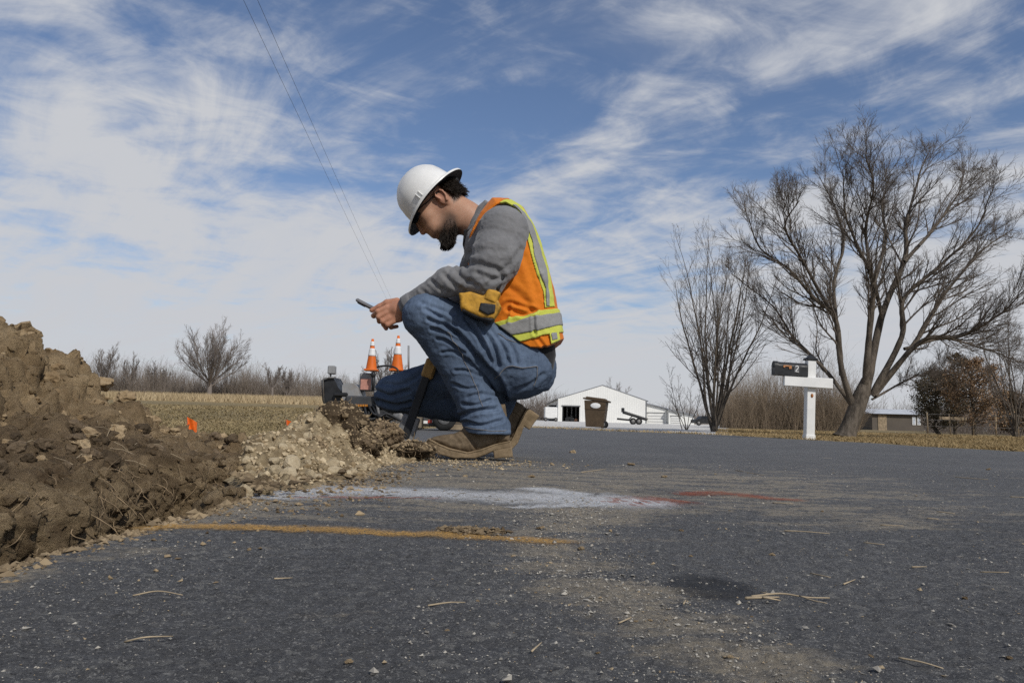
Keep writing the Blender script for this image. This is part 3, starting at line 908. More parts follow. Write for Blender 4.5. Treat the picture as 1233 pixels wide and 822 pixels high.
def spawn(pts, rad, L, per, t0, t1, ang0, ang1, ratio, r, rk=0.62, out=None):
    Bn, n = pts.shape[:2]
    t = (t0 + (t1 - t0) * (np.arange(per)[None] + r.random((Bn, per))) / per) * (n - 1)
    i = np.clip(t.astype(int), 0, n - 2); f = (t - i)[..., None]
    bi = np.arange(Bn)[:, None]
    S = pts[bi, i] * (1 - f) + pts[bi, i + 1] * f
    pd = pts[bi, i + 1] - pts[bi, i]; pd /= np.linalg.norm(pd, axis=2)[..., None] + 1e-9
    rd = r.normal(size=pd.shape)
    if out is not None:
        rd = rd + 0.7 * (S - out) / (np.linalg.norm(S - out, axis=2)[..., None] + 1e-9)
    rd -= pd * (rd * pd).sum(2, keepdims=True); rd /= np.linalg.norm(rd, axis=2)[..., None] + 1e-9
    a = r.uniform(ang0, ang1, t.shape)[..., None]
    D = np.cos(a) * pd + np.sin(a) * rd
    rp = rad[bi, i] * (1 - f[..., 0]) + rad[bi, i + 1] * f[..., 0]
    Ls = L[:, None] * ratio * r.uniform(0.55, 1.25, t.shape) * (1.15 - 0.6 * t / (n - 1))
    return S.reshape(-1, 3), D.reshape(-1, 3), Ls.ravel(), (rp * rk).ravel()
def taper(r0, n, end):
    return r0[:, None] * np.linspace(1, end, n)[None]
def m_bark(name, a, b):
    t = MT(name)
    pos = t.tc()
    c = t.mix(t.ramp(t.noise(7, 8, 0.75, pos, 0.4, stretch=(1, 1, 0.35)), 0.33, 0.68), a, b)
    bm = t.bump(t.noise(26, 7, 0.75, pos, 0.5, stretch=(1, 1, 0.3)), 0.9, 0.03)
    return t.done(c, 0.95, bm, 0.1)
M_BARK = m_bark('bark', (0.055, 0.046, 0.037), (0.17, 0.143, 0.115))
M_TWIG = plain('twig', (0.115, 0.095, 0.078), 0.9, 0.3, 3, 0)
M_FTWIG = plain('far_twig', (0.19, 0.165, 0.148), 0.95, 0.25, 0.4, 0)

def finish_tree(name, base, trunkT, crownT, label, group, bark=None, twig=None):
    o = empty(name, base, label, 'tree', group)
    V, F = trunkT.get(); mk('trunk', V, F, bark or M_BARK, o)
    V, F = crownT.get(); c = mk('crown', V, F, twig or M_TWIG, o, kind='stuff')
    return o

# ---- the spreading tree behind the mailbox; main limbs follow the photograph, in depth as well
TY = 20.0
def zp(x, y):
    return 770 + x / 2.054, 140 + y / 2.054
LIMBS = [([(532, 730), (500, 625), (483, 500), (432, 450), (370, 380), (300, 290), (272, 195)], -0.9, 0.15),
         ([(530, 720), (455, 622), (382, 545), (330, 460), (232, 375)], 1.6, 0.10),
         ([(500, 640), (487, 520), (480, 410), (500, 300), (470, 190), (430, 110)], 1.4, 0.11),
         ([(556, 690), (568, 540), (577, 410), (545, 330), (512, 210), (500, 85)], -1.6, 0.16),
         ([(560, 690), (598, 500), (658, 355), (665, 250), (700, 120), (728, 45)], 0.6, 0.17),
         ([(575, 690), (648, 545), (652, 450), (735, 372), (825, 250), (868, 125)], -1.2, 0.14),
         ([(580, 690), (680, 560), (758, 432), (850, 330), (918, 235)], 2.0, 0.13),
         ([(590, 670), (700, 556), (800, 542), (900, 485), (965, 425)], -2.2, 0.12),
         ([(575, 700), (685, 640), (770, 632)], 1.0, 0.05),
         ([(655, 575), (760, 550), (870, 580), (960, 615)], 0.8, 0.07),
         ([(577, 420), (610, 300), (600, 200), (620, 95)], 2.2, 0.09),
         ([(655, 360), (730, 270), (790, 170), (810, 90)], 2.4, 0.09),
         ([(485, 505), (400, 350), (360, 250), (385, 160)], -2.0, 0.08),
         ([(600, 500), (560, 300), (580, 160), (560, 60)], -2.4, 0.08)]
def big_tree():
    r = np.random.default_rng(21)
    tr, cr = TB(), TB()
    base = P(*zp(508, 806), TY); base[2] = gz(base[0], base[1]) - 0.05
    tp = catmull([base, P(*zp(520, 765), TY), P(*zp(545, 700), TY), P(*zp(562, 650), TY)], 6)
    tp[0] = base
    rr = np.interp(np.linspace(0, 1, len(tp)), [0, 0.12, 0.35, 0.7, 1], [0.33, 0.25, 0.215, 0.21, 0.13])
    tr.add(tp[None], rr[None], 14)
    allp, allr, allL = [], [], []
    for pts, dy, r0 in LIMBS:
        m = len(pts)
        w = [P(*zp(p[0], p[1] + 48 * (k / (m - 1)) ** 2 * (p[1] < 330)), TY + dy * (k / (m - 1)) ** 0.9) for k, p in enumerate(pts)]
        c = catmull(w, 7)
        c += np.cumsum(r.normal(0, 0.012, c.shape), 0) * np.linspace(0, 1, len(c))[:, None]
        L = np.linalg.norm(np.diff(c, axis=0), axis=1).sum()
        rad = (0.012 + (r0 * 0.64 - 0.012) * np.linspace(1, 0, len(c)) ** 1.25) * (1 + 0.05 * r.normal(size=len(c)))
        tr.add(c[None], rad[None], 9)
        q = np.linspace(0, len(c) - 1, 16); i = np.clip(q.astype(int), 0, len(c) - 2); f = (q - i)[:, None]
        allp.append(c[i] * (1 - f) + c[i + 1] * f); allr.append(np.interp(q, np.arange(len(c)), rad)); allL.append(L)
    p1, r1, L1 = np.array(allp), np.array(allr), np.array(allL)
    cen = P(*zp(580, 520), TY)
    S, D, L, R0 = spawn(p1, r1, np.clip(L1, 2, 5.0), 22, 0.20, 1.0, 0.3, 0.78, 0.34, r, 0.5, cen)
    p2 = walk(S, D, L, 7, 0.10, 0.06, r); rd2 = taper(np.clip(R0, 0.009, 0.030), 8, 0.35)
    cr.add(p2, rd2, 5)
    S, D, L, R0 = spawn(p2, rd2, L, 9, 0.12, 1.0, 0.32, 0.75, 0.50, r, 0.62)
    p3_ = walk(S, D, L, 5, 0.10, 0.07, r); rd3 = taper(np.clip(R0, 0.0048, 0.012), 6, 0.45)
    cr.add(p3_, rd3, 4)
    S, D, L, R0 = spawn(p3_, rd3, L, 5, 0.15, 1.0, 0.3, 0.7, 0.62, r, 0.6)
    p4 = walk(S, D, np.clip(L, 0.15, 0.8), 3, 0.12, 0.06, r); rd4 = taper(np.clip(R0, 0.0030, 0.0050), 4, 0.6)
    cr.add(p4, rd4, 3)
    S, D, L, R0 = spawn(p4, rd4, np.clip(L, 0.2, 0.7), 2, 0.2, 1.0, 0.3, 0.65, 0.65, r, 0.8)
    p5 = walk(S, D, np.clip(L, 0.1, 0.4), 2, 0.12, 0.05, r); rd5 = taper(np.clip(R0, 0.0024, 0.0032), 3, 0.7)
    cr.add(p5, rd5, 3)
    finish_tree('bare_tree', base, tr, cr, 'large spreading bare tree with forked trunk right behind the mailbox', 'bare roadside trees')
big_tree()

# ---- upright many-stemmed tree to its left
def fan_tree(base, H, stems, spread, seed, label, group, r0=0.09, dens=(13, 6, 3), rmin=0.005, tr_mat=None, tw_mat=None, name='bare_tree', low=0.22, trunk_h=0.0, trunk_r=0.0, cl_k=1.0):
    r = np.random.default_rng(seed)
    tr, cr = TB(), TB()
    base = np.asarray(base, float); base[2] = gz(base[0], base[1]) - 0.04
    S = np.repeat(base[None], stems, 0) + np.concatenate([r.normal(0, 0.05 if trunk_h == 0 else 0.02, (stems, 2)), np.zeros((stems, 1))], 1)
    if trunk_h > 0:
        tp = np.stack([base, base + [0.02, 0, trunk_h * 0.5], base + [0, 0, trunk_h * 1.05]])
        tr.add(tp[None], np.array([[trunk_r * 1.3, trunk_r, trunk_r * 0.9]]), 9)
        S[:, 2] += trunk_h * r.uniform(0.55, 1.0, stems)
    az = np.arange(stems) * 2.399 + r.random(stems)
    lean = spread * np.sqrt((np.arange(stems) + 0.5) / stems)
    D = np.stack([np.cos(az) * np.sin(lean), np.sin(az) * np.sin(lean), np.cos(lean)], 1)
    L = (H - trunk_h * 0.6) * r.uniform(0.78, 1.05, stems) * (1 - 0.22 * lean / max(spread, 0.1))
    p1 = walk(S, D, L, 12, 0.05, 0.035, r); rd1 = taper(r0 * r.uniform(0.6, 1.1, stems), 13, 0.12)
    tr.add(p1, rd1, 7)
    S, D, L, R0 = spawn(p1, rd1, L, dens[0], low, 1.0, 0.25, 0.7, 0.3 * cl_k, r, 0.5)
    p2 = walk(S, D, L, 6, 0.09, 0.07, r); rd2 = taper(np.clip(R0, rmin * 2, 0.022), 7, 0.35)
    cr.add(p2, rd2, 4)
    S, D, L, R0 = spawn(p2, rd2, L, dens[1], 0.15, 1.0, 0.3, 0.75, 0.5, r, 0.6)
    p3_ = walk(S, D, L, 4, 0.12, 0.07, r); rd3 = taper(np.clip(R0, rmin * 1.2, 0.012), 5, 0.5)
    cr.add(p3_, rd3, 3)
    if dens[2]:
        S, D, L, R0 = spawn(p3_, rd3, L, dens[2], 0.15, 1.0, 0.3, 0.8, 0.55, r, 0.8)
        p4 = walk(S, D, L, 2, 0.15, 0.05, r); rd4 = taper(np.clip(R0, rmin, 0.008), 3, 0.7)
        cr.add(p4, rd4, 3)
    return finish_tree(name, base, tr, cr, label, group, tr_mat, tw_mat)
def at_ground(px, Y):
    p = P(px, 500, Y); p[2] = float(gz(p[0], p[1])); return p
fan_tree(at_ground(860, 24), 7.2, 14, 0.42, 15, 'tall slender bare tree with a fan of upright stems beside the gravel yard', 'bare roadside trees', 0.052, (14, 6, 3), 0.0028)
fan_tree(at_ground(826, 27), 2.5, 5, 0.6, 6, 'small bare sapling just left of the fan-stemmed tree', 'bare roadside trees', 0.022, (9, 5, 2), 0.003)
fan_tree(at_ground(1222, 34), 6.6, 9, 0.5, 14, 'thin bare tree rising beyond the wire fence', 'bare roadside trees', 0.045, (12, 6, 2), 0.0045)

# ---- far bare trees at the field's edge
def far_tree(px, Y, H, stems, spread, seed, label, th=0.25, cl_k=1.0):
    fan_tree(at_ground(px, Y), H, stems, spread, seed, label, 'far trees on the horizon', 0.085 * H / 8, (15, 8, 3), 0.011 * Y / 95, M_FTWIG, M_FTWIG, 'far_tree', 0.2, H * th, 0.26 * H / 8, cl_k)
far_tree(250, 95, 9.0, 26, 1.1, 31, 'round-crowned bare tree standing alone on the field horizon', 0.24, 1.25)
far_tree(122, 98, 6.3, 9, 0.5, 32, 'narrow bare tree rising just over the spoil bank', 0.2)
far_tree(152, 100, 5.6, 6, 0.5, 33, 'thin sparse tree next to the narrow tree over the bank', 0.25)
far_tree(187, 104, 4.6, 14, 0.6, 34, 'pale dense tree between the bank and the round-crowned tree', 0.1)
far_tree(326, 96, 5.0, 7, 0.75, 35, 'pale-trunked forked tree right of the round-crowned tree', 0.3)
far_tree(345, 97, 4.3, 10, 0.4, 36, 'narrow brushy tree beside the pale forked tree', 0.1)
far_tree(462, 62, 4.6, 10, 0.75, 37, 'bare tree seen between the two traffic cones', 0.25)
far_tree(741, 150, 8.2, 9, 0.7, 38, 'bare tree top showing over the barn roof', 0.2)

# ---- far brush: a mass of stems
def brush(name, n, fx, fy, hmin, hmax, mat, seed, label, rad, kids=5):
    r = np.random.default_rng(seed)
    x, y = fx(r, n), fy(r, n)
    S = np.stack([x, y, gz(x, y) - 0.1], 1)
    env = 0.6 + 0.5 * fbm(p3(x * 0.22, y * 0.05), 3, seed)
    L = (hmin + (hmax - hmin) * r.random(n) ** 1.4) * np.clip(env, 0.3, 1.3)
    D = np.stack([r.normal(0, 0.22, n), r.normal(0, 0.22, n), np.ones(n)], 1)
    t = TB()
    p1 = walk(S, D, L, 4, 0.1, 0.05, r); rd = taper(np.full(n, rad), 5, 0.35)
    t.add(p1, rd, 3)
    S, D, L, R0 = spawn(p1, rd, L, kids, 0.12, 1.0, 0.3, 0.9, 0.42, r, 0.7)
    p2 = walk(S, D, L, 3, 0.15, 0.06, r); rd2 = taper(np.clip(R0, rad * 0.35, rad), 4, 0.5)
    t.add(p2, rd2, 3)
    V, F = t.get()
    mk(name, V, F, mat, kind='stuff', label=label, cat='brush')
wedge = lambda p0, p1: (lambda r, n: None)
def band(name, n, px0, px1, y0, y1, hmin, hmax, mat, seed, label, rad, kids=5):
    r0 = np.random.default_rng(seed + 500)
    y = r0.uniform(y0, y1, n); x = (r0.uniform(px0, px1, n) - PW / 2) / FPX * y
    brush(name, n, lambda r, k: x, lambda r, k: y, hmin, hmax, mat, seed, label, rad, kids)
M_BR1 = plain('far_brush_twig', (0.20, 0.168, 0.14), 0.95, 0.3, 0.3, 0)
M_BR2 = plain('thicket_twig', (0.20, 0.155, 0.11), 0.95, 0.35, 0.8, 0)
M_BR3 = plain('wood_twig', (0.165, 0.138, 0.118), 0.95, 0.3, 0.2, 0)
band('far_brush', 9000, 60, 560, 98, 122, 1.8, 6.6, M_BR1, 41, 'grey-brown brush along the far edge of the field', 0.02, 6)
band('thicket', 3200, 868, 1035, 42, 58, 2.2, 6.4, M_BR2, 42, 'brown leafless thicket behind the mailbox', 0.009, 8)
band('thicket', 1800, 1115, 1330, 46, 66, 2.0, 6.0, M_BR3, 43, 'dark thicket along the fence behind the lawn', 0.013, 7)
band('far_wood', 1500, 560, 720, 150, 190, 3.0, 8.5, M_BR3, 44, 'far leafless wood left of the white barn', 0.04, 6)
band('far_wood', 2000, 720, 1000, 160, 200, 3.0, 8.5, M_BR3, 45, 'far leafless wood behind the barn and garages', 0.04, 6)
band('far_wood', 1500, 980, 1420, 90, 130, 2.5, 6.5, M_BR3, 46, 'far leafless wood behind the house', 0.03, 6)

# ---- leafy trees by the fence
def leafy(px, Y, H, Wd, n, cols, seed, label, name):
    r = np.random.default_rng(seed)
    base = at_ground(px, Y); base[2] -= 0.05
    o = empty(name, base, label, 'tree', 'leafy trees by the fence')
    t = TB()
    hs = np.linspace(0, H * 0.95, 8)
    tp = base + np.stack([0.05 * r.normal(size=8), 0.05 * r.normal(size=8), hs], 1)
    t.add(tp[None], np.linspace(0.11, 0.02, 8)[None], 7)
    nb_ = 90
    tt = r.uniform(0.08, 0.97, nb_)
    S = base + np.stack([np.zeros(nb_), np.zeros(nb_), tt * H * 0.95], 1)
    a = r.random(nb_) * 6.283
    D = np.stack([np.cos(a), np.sin(a), r.uniform(0.0, 0.7, nb_)], 1)
    prof = np.sin(np.clip(tt * 0.9 + 0.12, 0, 1) * np.pi) ** 0.7
    L = Wd / 2 * prof * r.uniform(0.7, 1.15, nb_)
    pb = walk(S, D, L, 5, 0.1, 0.06, r); rb_ = taper(np.full(nb_, 0.025), 6, 0.3)
    t.add(pb, rb_, 4)
    S, D, L2, R0 = spawn(pb, rb_, L, 6, 0.2, 1.0, 0.4, 0.9, 0.5, r)
    pc = walk(S, D, L2, 3, 0.15, 0.08, r); t.add(pc, taper(np.full(len(S), 0.008), 4, 0.5), 3)
    V, F = t.get(); mk('trunk', V, F, M_BARK, o)
    idx = r.integers(0, len(pc), n); f = r.integers(1, 4, n)
    c = pc[idx, f] + r.normal(0, 0.09, (n, 3))
    d1 = r.normal(size=(n, 3)); d1 /= np.linalg.norm(d1, axis=1)[:, None]
    d2 = np.cross(d1, r.normal(size=(n, 3))); d2 /= np.linalg.norm(d2, axis=1)[:, None]
    s = (0.045 * r.uniform(0.6, 1.5, n))[:, None]
    V = np.stack([c - d1 * s, c + d2 * s * 0.5, c + d1 * s, c - d2 * s * 0.5], 1).reshape(-1, 3)
    F = np.arange(n * 4).reshape(n, 4)
    m = MT(name + '_leaf')
    col = m.mix(m.attr('tone', True), cols[0], cols[1])
    mat = m.done(col, 0.8, None, 0.2)
    mk('crown', V, F, mat, o, False, attrs={'tone': np.repeat(r.random(n), 4)}, kind='stuff')
leafy(1128, 39, 3.5, 2.6, 9000, ((0.06, 0.058, 0.034), (0.17, 0.13, 0.075)), 3, 'dark juniper standing beside the brown-leaved oak', 'juniper')
leafy(1172, 37, 4.0, 3.5, 9000, ((0.20, 0.125, 0.068), (0.38, 0.25, 0.145)), 4, 'bushy oak still holding its dead brown leaves', 'brown_oak')
leafy(1152, 42, 4.9, 2.4, 5500, ((0.08, 0.064, 0.038), (0.19, 0.14, 0.085)), 8, 'tall olive-brown tree behind the juniper and the oak', 'brown_tree')
leafy(1222, 38, 2.3, 2.2, 4500, ((0.09, 0.058, 0.033), (0.19, 0.13, 0.075)), 9, 'low brown-leaved bush at the fence right of the oak', 'brown_bush')

# ================================================================== grass
def grass(name, x, y, h, wd, cols, seed, label, lean=0.5):
    r = np.random.default_rng(seed)
    n = len(x)
    z = gz(x, y)
    a = r.random(n) * 6.283
    w = np.stack([np.cos(a), np.sin(a), 0 * a], 1) * (wd * r.uniform(0.6, 1.3, n))[:, None]
    tip = np.stack([r.normal(0, lean, n), r.normal(0, lean, n), np.ones(n)], 1) * (h * r.uniform(0.5, 1.3, n))[:, None]
    c = np.stack([x, y, z - 0.004], 1)
    V = np.stack([c - w / 2, c + w / 2, c + tip], 1).reshape(-1, 3)
    m = MT(name + '_blades')
    mat = m.done(m.mix(m.attr('tone', True), cols[0], cols[1]), 0.9, None, 0.1)
    tone = np.clip(0.5 + 0.5 * fbm(p3(x * 1.2, y * 0.5), 3, seed) + r.normal(0, 0.22, n), 0, 1)
    mk(name, V, np.arange(3 * n).reshape(n, 3), mat, None, False, attrs={'tone': np.repeat(tone, 3)}, kind='stuff', label=label, cat='grass')
n_ = 60000
y = 2.3 + 22 * rng.random(n_) ** 1.8
x = (rng.uniform(120, 560, n_) - PW / 2) / FPX * y
ok = (x < -0.85) & ~((x > -1.7) & (y < 2.9)) | ((y > 3.4) & (x < -0.5))
ok &= x < road_edge(y) - 0.03
ok &= (fbm(p3(x * 3, y * 3), 3, 4) + 0.35 * np.clip(y - 3, -1, 2) + rng.normal(0, 0.2, n_) > -0.05)
x, y = x[ok], y[ok]
grass('mown_grass', x, y, np.full(len(x), 0.020) + 0.0006 * y, 0.0035 + 0.0016 * y, ((0.17, 0.137, 0.07), (0.36, 0.28, 0.155)), 51, 'short dead mown grass on the field beside the trench', 1.2)
n_ = 26000
y = 38 + 50 * rng.random(n_); x = (rng.uniform(100, 470, n_) - PW / 2) / FPX * y
grass('tall_grass', x, y, np.full(n_, 0.42), np.full(n_, 0.05), ((0.33, 0.255, 0.15), (0.47, 0.375, 0.235)), 52, 'tall pale dry grass in front of the far brush', 0.35)
n_ = 42000
y = 7.0 + 30 * rng.random(n_) ** 1.5; x = (rng.uniform(820, 1260, n_) - PW / 2) / FPX * y
ok = (x > ROAD_R + 0.03 + 0.08 * fbm(p3(1.0, y * 1.4), 3, 77)) & ((x / y > 0.275) | (y < 14.5)); x, y = x[ok], y[ok]
grass('lawn_grass', x, y, np.full(len(x), 0.045), 0.003 + 0.0011 * y, ((0.20, 0.145, 0.07), (0.40, 0.295, 0.155)), 53, 'dormant golden lawn along the right edge of the road', 1.0)
n_ = 1500
x = rng.uniform(0.2, 5.0, n_); y = 24.3 - 8 * 0.17 * x + rng.normal(0, 0.5, n_) - 0.6
grass('verge_grass', x, y, np.full(n_, 0.06), np.full(n_, 0.02), ((0.24, 0.18, 0.09), (0.42, 0.32, 0.18)), 54, 'thin dry grass where the road meets the gravel yard', 0.8)
# ================================================================== BUILDINGS
def m_siding(name, col):
    t = MT(name)
    pos = t.tc()
    c = t.mix(t.ramp(t.noise(0.5, 6, 0.6, pos), 0.35, 0.7), tuple(q * 0.93 for q in col), col)
    w = t.n.new('ShaderNodeTexWave'); w.bands_direction = 'X'; w.inputs['Scale'].default_value = 1.05; t.l.new(pos, w.inputs['Vector'])
    return t.done(c, 0.55, t.bump(w.outputs[1], 0.35, 0.03), 0.3)
M_SIDE = m_siding('white_metal_siding', (0.74, 0.74, 0.71))
M_ROOF = plain('barn_roof', (0.20, 0.21, 0.23), 0.5, 0.15, 0.6, 0.1, 3)
M_TRIM = plain('grey_trim', (0.14, 0.145, 0.15), 0.6, 0.15, 2, 0)
M_BLACK = plain('black_paint', (0.018, 0.019, 0.021), 0.5, 0.3, 6, 0.1, 40)
M_INT = plain('dim_interior', (0.05, 0.05, 0.05), 0.9, 0.3, 1, 0)
M_WHITE = plain('white_paint', (0.72, 0.72, 0.70), 0.5, 0.06, 3, 0.06, 40, 0.002)
M_DOOR = plain('white_door', (0.66, 0.66, 0.64), 0.5, 0.05, 1, 0.05)
M_GLASS = plain('dark_glass', (0.02, 0.024, 0.03), 0.12, 0.1, 2, 0, spec=0.6)
M_RUBBER = plain('rubber', (0.022, 0.022, 0.022), 0.85, 0.3, 10, 0.2, 60)
M_STEEL = plain('worn_steel', (0.20, 0.20, 0.20), 0.5, 0.3, 12, 0.15, 60, metal=0.4, dirt=(0.17, 0.125, 0.08))
M_WOOD = plain('weathered_wood', (0.27, 0.21, 0.14), 0.9, 0.3, 6, 0.3, 40)
M_RED = plain('red_reflector', (0.42, 0.05, 0.03), 0.4, 0.1, 8, 0)

def barn():
    y0, y1, x0, x1 = 100.0, 132.0, 6.45, 18.15
    g = float(gz(12.0, 100.0)) - 0.12
    eave, peak = 3.15, 5.05
    xm = (x0 + x1) / 2
    o = empty('barn', (xm, y0, g), 'long white metal barn with a low gable and an open bay', 'barn')
    b = MB()
    # gable front, pieced round the open bay (x 6.9..9.2, up to 2.2)
    bx0, bx1, bh = 6.95, 9.25, 2.15
    b.box(((x0 + bx0) / 2, y0, g + eave / 2), (bx0 - x0, 0.2, eave))
    b.box(((bx1 + x1) / 2, y0, g + eave / 2), (x1 - bx1, 0.2, eave))
    b.box(((bx0 + bx1) / 2, y0, g + (bh + eave) / 2), (bx1 - bx0, 0.2, eave - bh))
    b.prism([(x0, g + eave), (x1, g + eave), (xm, g + peak)], y0 - 0.1, y0 + 0.1)
    b.box((x0 + 0.1, (y0 + y1) / 2, g + eave / 2), (0.2, y1 - y0 - 0.2, eave - 0.002))
    b.box((x1 - 0.1, (y0 + y1) / 2, g + eave / 2), (0.2, y1 - y0 - 0.2, eave - 0.002))
    b.box((xm, y1, g + eave / 2), (x1 - x0, 0.2, eave))
    b.build('wall', M_SIDE, o)
    for s in (-1, 1):
        e = x0 - 0.3 if s < 0 else x1 + 0.3
        ze = g + eave - 0.3 * (peak - eave) / (xm - x0)
        MB().prism([(e, ze), (xm, g + peak), (xm, g + peak + 0.09), (e, ze + 0.09)][::s], y0 - 0.16, y1 + 0.3).build('roof', M_ROOF, o)
    MB().box(((bx0 + bx1) / 2, y0 + 6, g + 1.2), (bx1 - bx0 + 3, 0.1, 2.4)).build('back_partition', M_INT, o)
    MB().box(((bx0 + bx1) / 2 + 0.5, y0 + 3, g + 0.12), (bx1 - bx0 + 3, 5.6, 0.05)).build('bay_floor', M_INT, o)
    for k in range(4):
        MB().box((7.2 + 0.6 * k, y0 + 2.2 + 0.3 * (k % 2), g + 1.1), (0.14, 0.14, 2.1)).build('post', M_STEEL, o)
    MB().box(((bx0 + bx1) / 2, y0 - 0.16, g + bh + 0.05), (bx1 - bx0 + 0.2, 0.1, 0.14)).build('door_header', M_TRIM, o)
    for k in range(2):
        w = MB().box((x0 - 0.012, y0 + 6 + 9 * k, g + 2.1), (0.05, 3.0, 1.1)).build('window', M_GLASS, o)
    MB().box((x0 - 0.02, y0 - 0.12, g + eave / 2), (0.12, 0.12, eave)).build('corner_trim', M_WHITE, o)
    MB().box((x1 + 0.02, y0 - 0.12, g + eave / 2), (0.12, 0.12, eave)).build('corner_trim', M_TRIM, o)
    # things in the bay
    mbk = MB().box((8.0, y0 + 1.2, g + 0.5), (0.9, 0.6, 0.5), bevel=0.1).box((8.3, y0 + 1.2, g + 0.9), (0.3, 0.4, 0.4), bevel=0.08)
    mbk.lathe([(0.0, -0.06), (0.28, -0.06), (0.28, 0.06), (0.0, 0.06)], (7.7, y0 + 0.85, g + 0.4), 14, rot=rotm('X', R(90))).lathe([(0.0, -0.06), (0.28, -0.06), (0.28, 0.06), (0.0, 0.06)], (8.4, y0 + 0.85, g + 0.4), 14, rot=rotm('X', R(90)))
    mbk.build('garden_tractor', M_BLACK, None, loc=(8.0, y0 + 1.2, g + 0.12), label='small dark garden tractor parked in the open barn bay', cat='tractor')
    MB().lathe([(0.02, 0.42), (0.12, 0.4), (0.26, 0.16), (0.27, 0), (0.0, 0.0)], (8.9, y0 + 0.9, g + 0.145), 12, rot=rotm('Y', R(0))).build('heap_of_sacks', plain('orange_sack', (0.5, 0.25, 0.14), 0.8, 0.3, 5, 0.2), None, True, loc=(8.9, y0 + 0.9, g + 0.145), label='orange sack slumped in the right corner of the barn bay', cat='sack')
barn()
def garage(x0, x1, y0, zl, zr, label, doors):
    g = float(gz(x0 + 2, y0)) - 0.1
    o = empty('garage', ((x0 + x1) / 2, y0, g), label, 'garage', 'white garages beside the barn')
    MB().prism([(x0, g), (x1, g), (x1, g + zr), (x0, g + zl)], y0, y0 + 9).build('wall', M_SIDE, o)
    MB().prism([(x0 - 0.1, g + zl + 0.005), (x1 + 0.25, g + zr + 0.005), (x1 + 0.25, g + zr + 0.14), (x0 - 0.1, g + zl + 0.14)], y0 - 0.3, y0 + 9.2).build('roof', M_ROOF, o)
    for (a, b, h) in doors:
        d = MB().box(((a + b) / 2, y0 - 0.03, g + h / 2), (b - a, 0.06, h)).build('door', M_DOOR, o)
        for k in range(1, 4):
            MB().box(((a + b) / 2, y0 - 0.075, g + h * k / 4), (b - a - 0.05, 0.03, 0.035)).build('door_rail', M_TRIM, d)
        MB().box(((a + b) / 2, y0 - 0.05, g + h + 0.06), (b - a + 0.2, 0.1, 0.1)).build('door_header', M_TRIM, o)
garage(18.3, 21.15, 101, 2.75, 2.05, 'taller white garage joined to the barn, with a wide panel door', [(18.6, 20.8, 1.5)])
garage(21.2, 24.6, 100, 1.95, 1.25, 'lower white shed stepping down beyond the garage, with a narrow door', [(21.5, 22.8, 1.15)])

def wheel(o, c, r, w, axis='Y', name='wheel'):
    rt = rotm('X', R(90)) if axis == 'Y' else rotm('Y', R(90))
    wo = MB().lathe([(r * 0.55, -w / 2), (r * 0.92, -w / 2), (r, -w * 0.3), (r, w * 0.3), (r * 0.92, w / 2), (r * 0.55, w / 2)], c, 20, rot=rt).build(name, M_RUBBER, o, True)
    MB().lathe([(0, -w * 0.35), (r * 0.5, -w * 0.4), (r * 0.57, -w * 0.3), (r * 0.57, w * 0.3), (r * 0.5, w * 0.4), (0, w * 0.35)], c, 16, rot=rt).build('rim', M_STEEL, wo, True)
    return wo

def cargo_trailer():
    Y = 84.0
    a, b = P(653, 500, Y), P(672, 500, Y)
    g = float(gz(a[0], Y))
    o = empty('cargo_trailer', ((a[0] + b[0]) / 2, Y, g), 'white enclosed cargo trailer parked left of the barn bay', 'trailer')
    w = b[0] - a[0] - 0.35; cx = (a[0] + b[0]) / 2 + 0.1
    MB().box((cx, Y + 1.2, g + 0.95), (w, 2.2, 1.3), bevel=0.08).build('body', M_WHITE, o)
    MB().box((cx, Y + 1.2, g + 0.27), (w - 0.1, 2.0, 0.08)).build('chassis', M_BLACK, o)
    for s in (-0.42, 0.38):
        wheel(o, (cx + s * w, Y + 0.12, g + 0.22), 0.22, 0.16)
    MB().tube([(cx - w / 2, Y + 1.2, g + 0.3), (cx - w / 2 - 0.5, Y + 1.2, g + 0.3)], 0.05, 6).build('hitch', M_BLACK, o)
cargo_trailer()

def implement():
    Y = 60.0
    o = empty('tilt_trailer', (P(765, 500, Y)[0], Y, float(gz(10, Y))), 'dark tilted flatbed trailer with its bed raised in the gravel yard', 'trailer')
    q = lambda px, py, dy=0: P(px, py, Y + dy)
    MB().tube([q(750, 496), q(779, 505)], 0.13, 6).tube([q(750, 496, 1.4), q(779, 505, 1.4)], 0.13, 6).build('bed_frame', M_BLACK, o)
    V = np.array([q(752, 494.5), q(780, 503.5), q(780, 503.5, 1.4), q(752, 494.5, 1.4)])
    MB().add(np.concatenate([V, V - [0, 0, 0.12]]), [(0, 1, 2, 3), (7, 6, 5, 4), (0, 4, 5, 1), (1, 5, 6, 2), (2, 6, 7, 3), (3, 7, 4, 0)]).build('bed', M_BLACK, o)
    MB().tube([q(743, 504), q(768, 506.5)], 0.09, 6).build('tongue', M_BLACK, o)
    MB().tube([q(757, 505), q(763, 499)], 0.05, 6).build('lift_ram', M_STEEL, o)
    MB().box(q(750, 493.5), (0.22, 0.3, 0.35), bevel=0.03).build('winch', M_BLACK, o)
    for px in (762, 769):
        g = P(px, 500, Y)
        wheel(o, (g[0], Y - 0.1, float(gz(g[0], Y)) + 0.25), 0.27, 0.2)
implement()

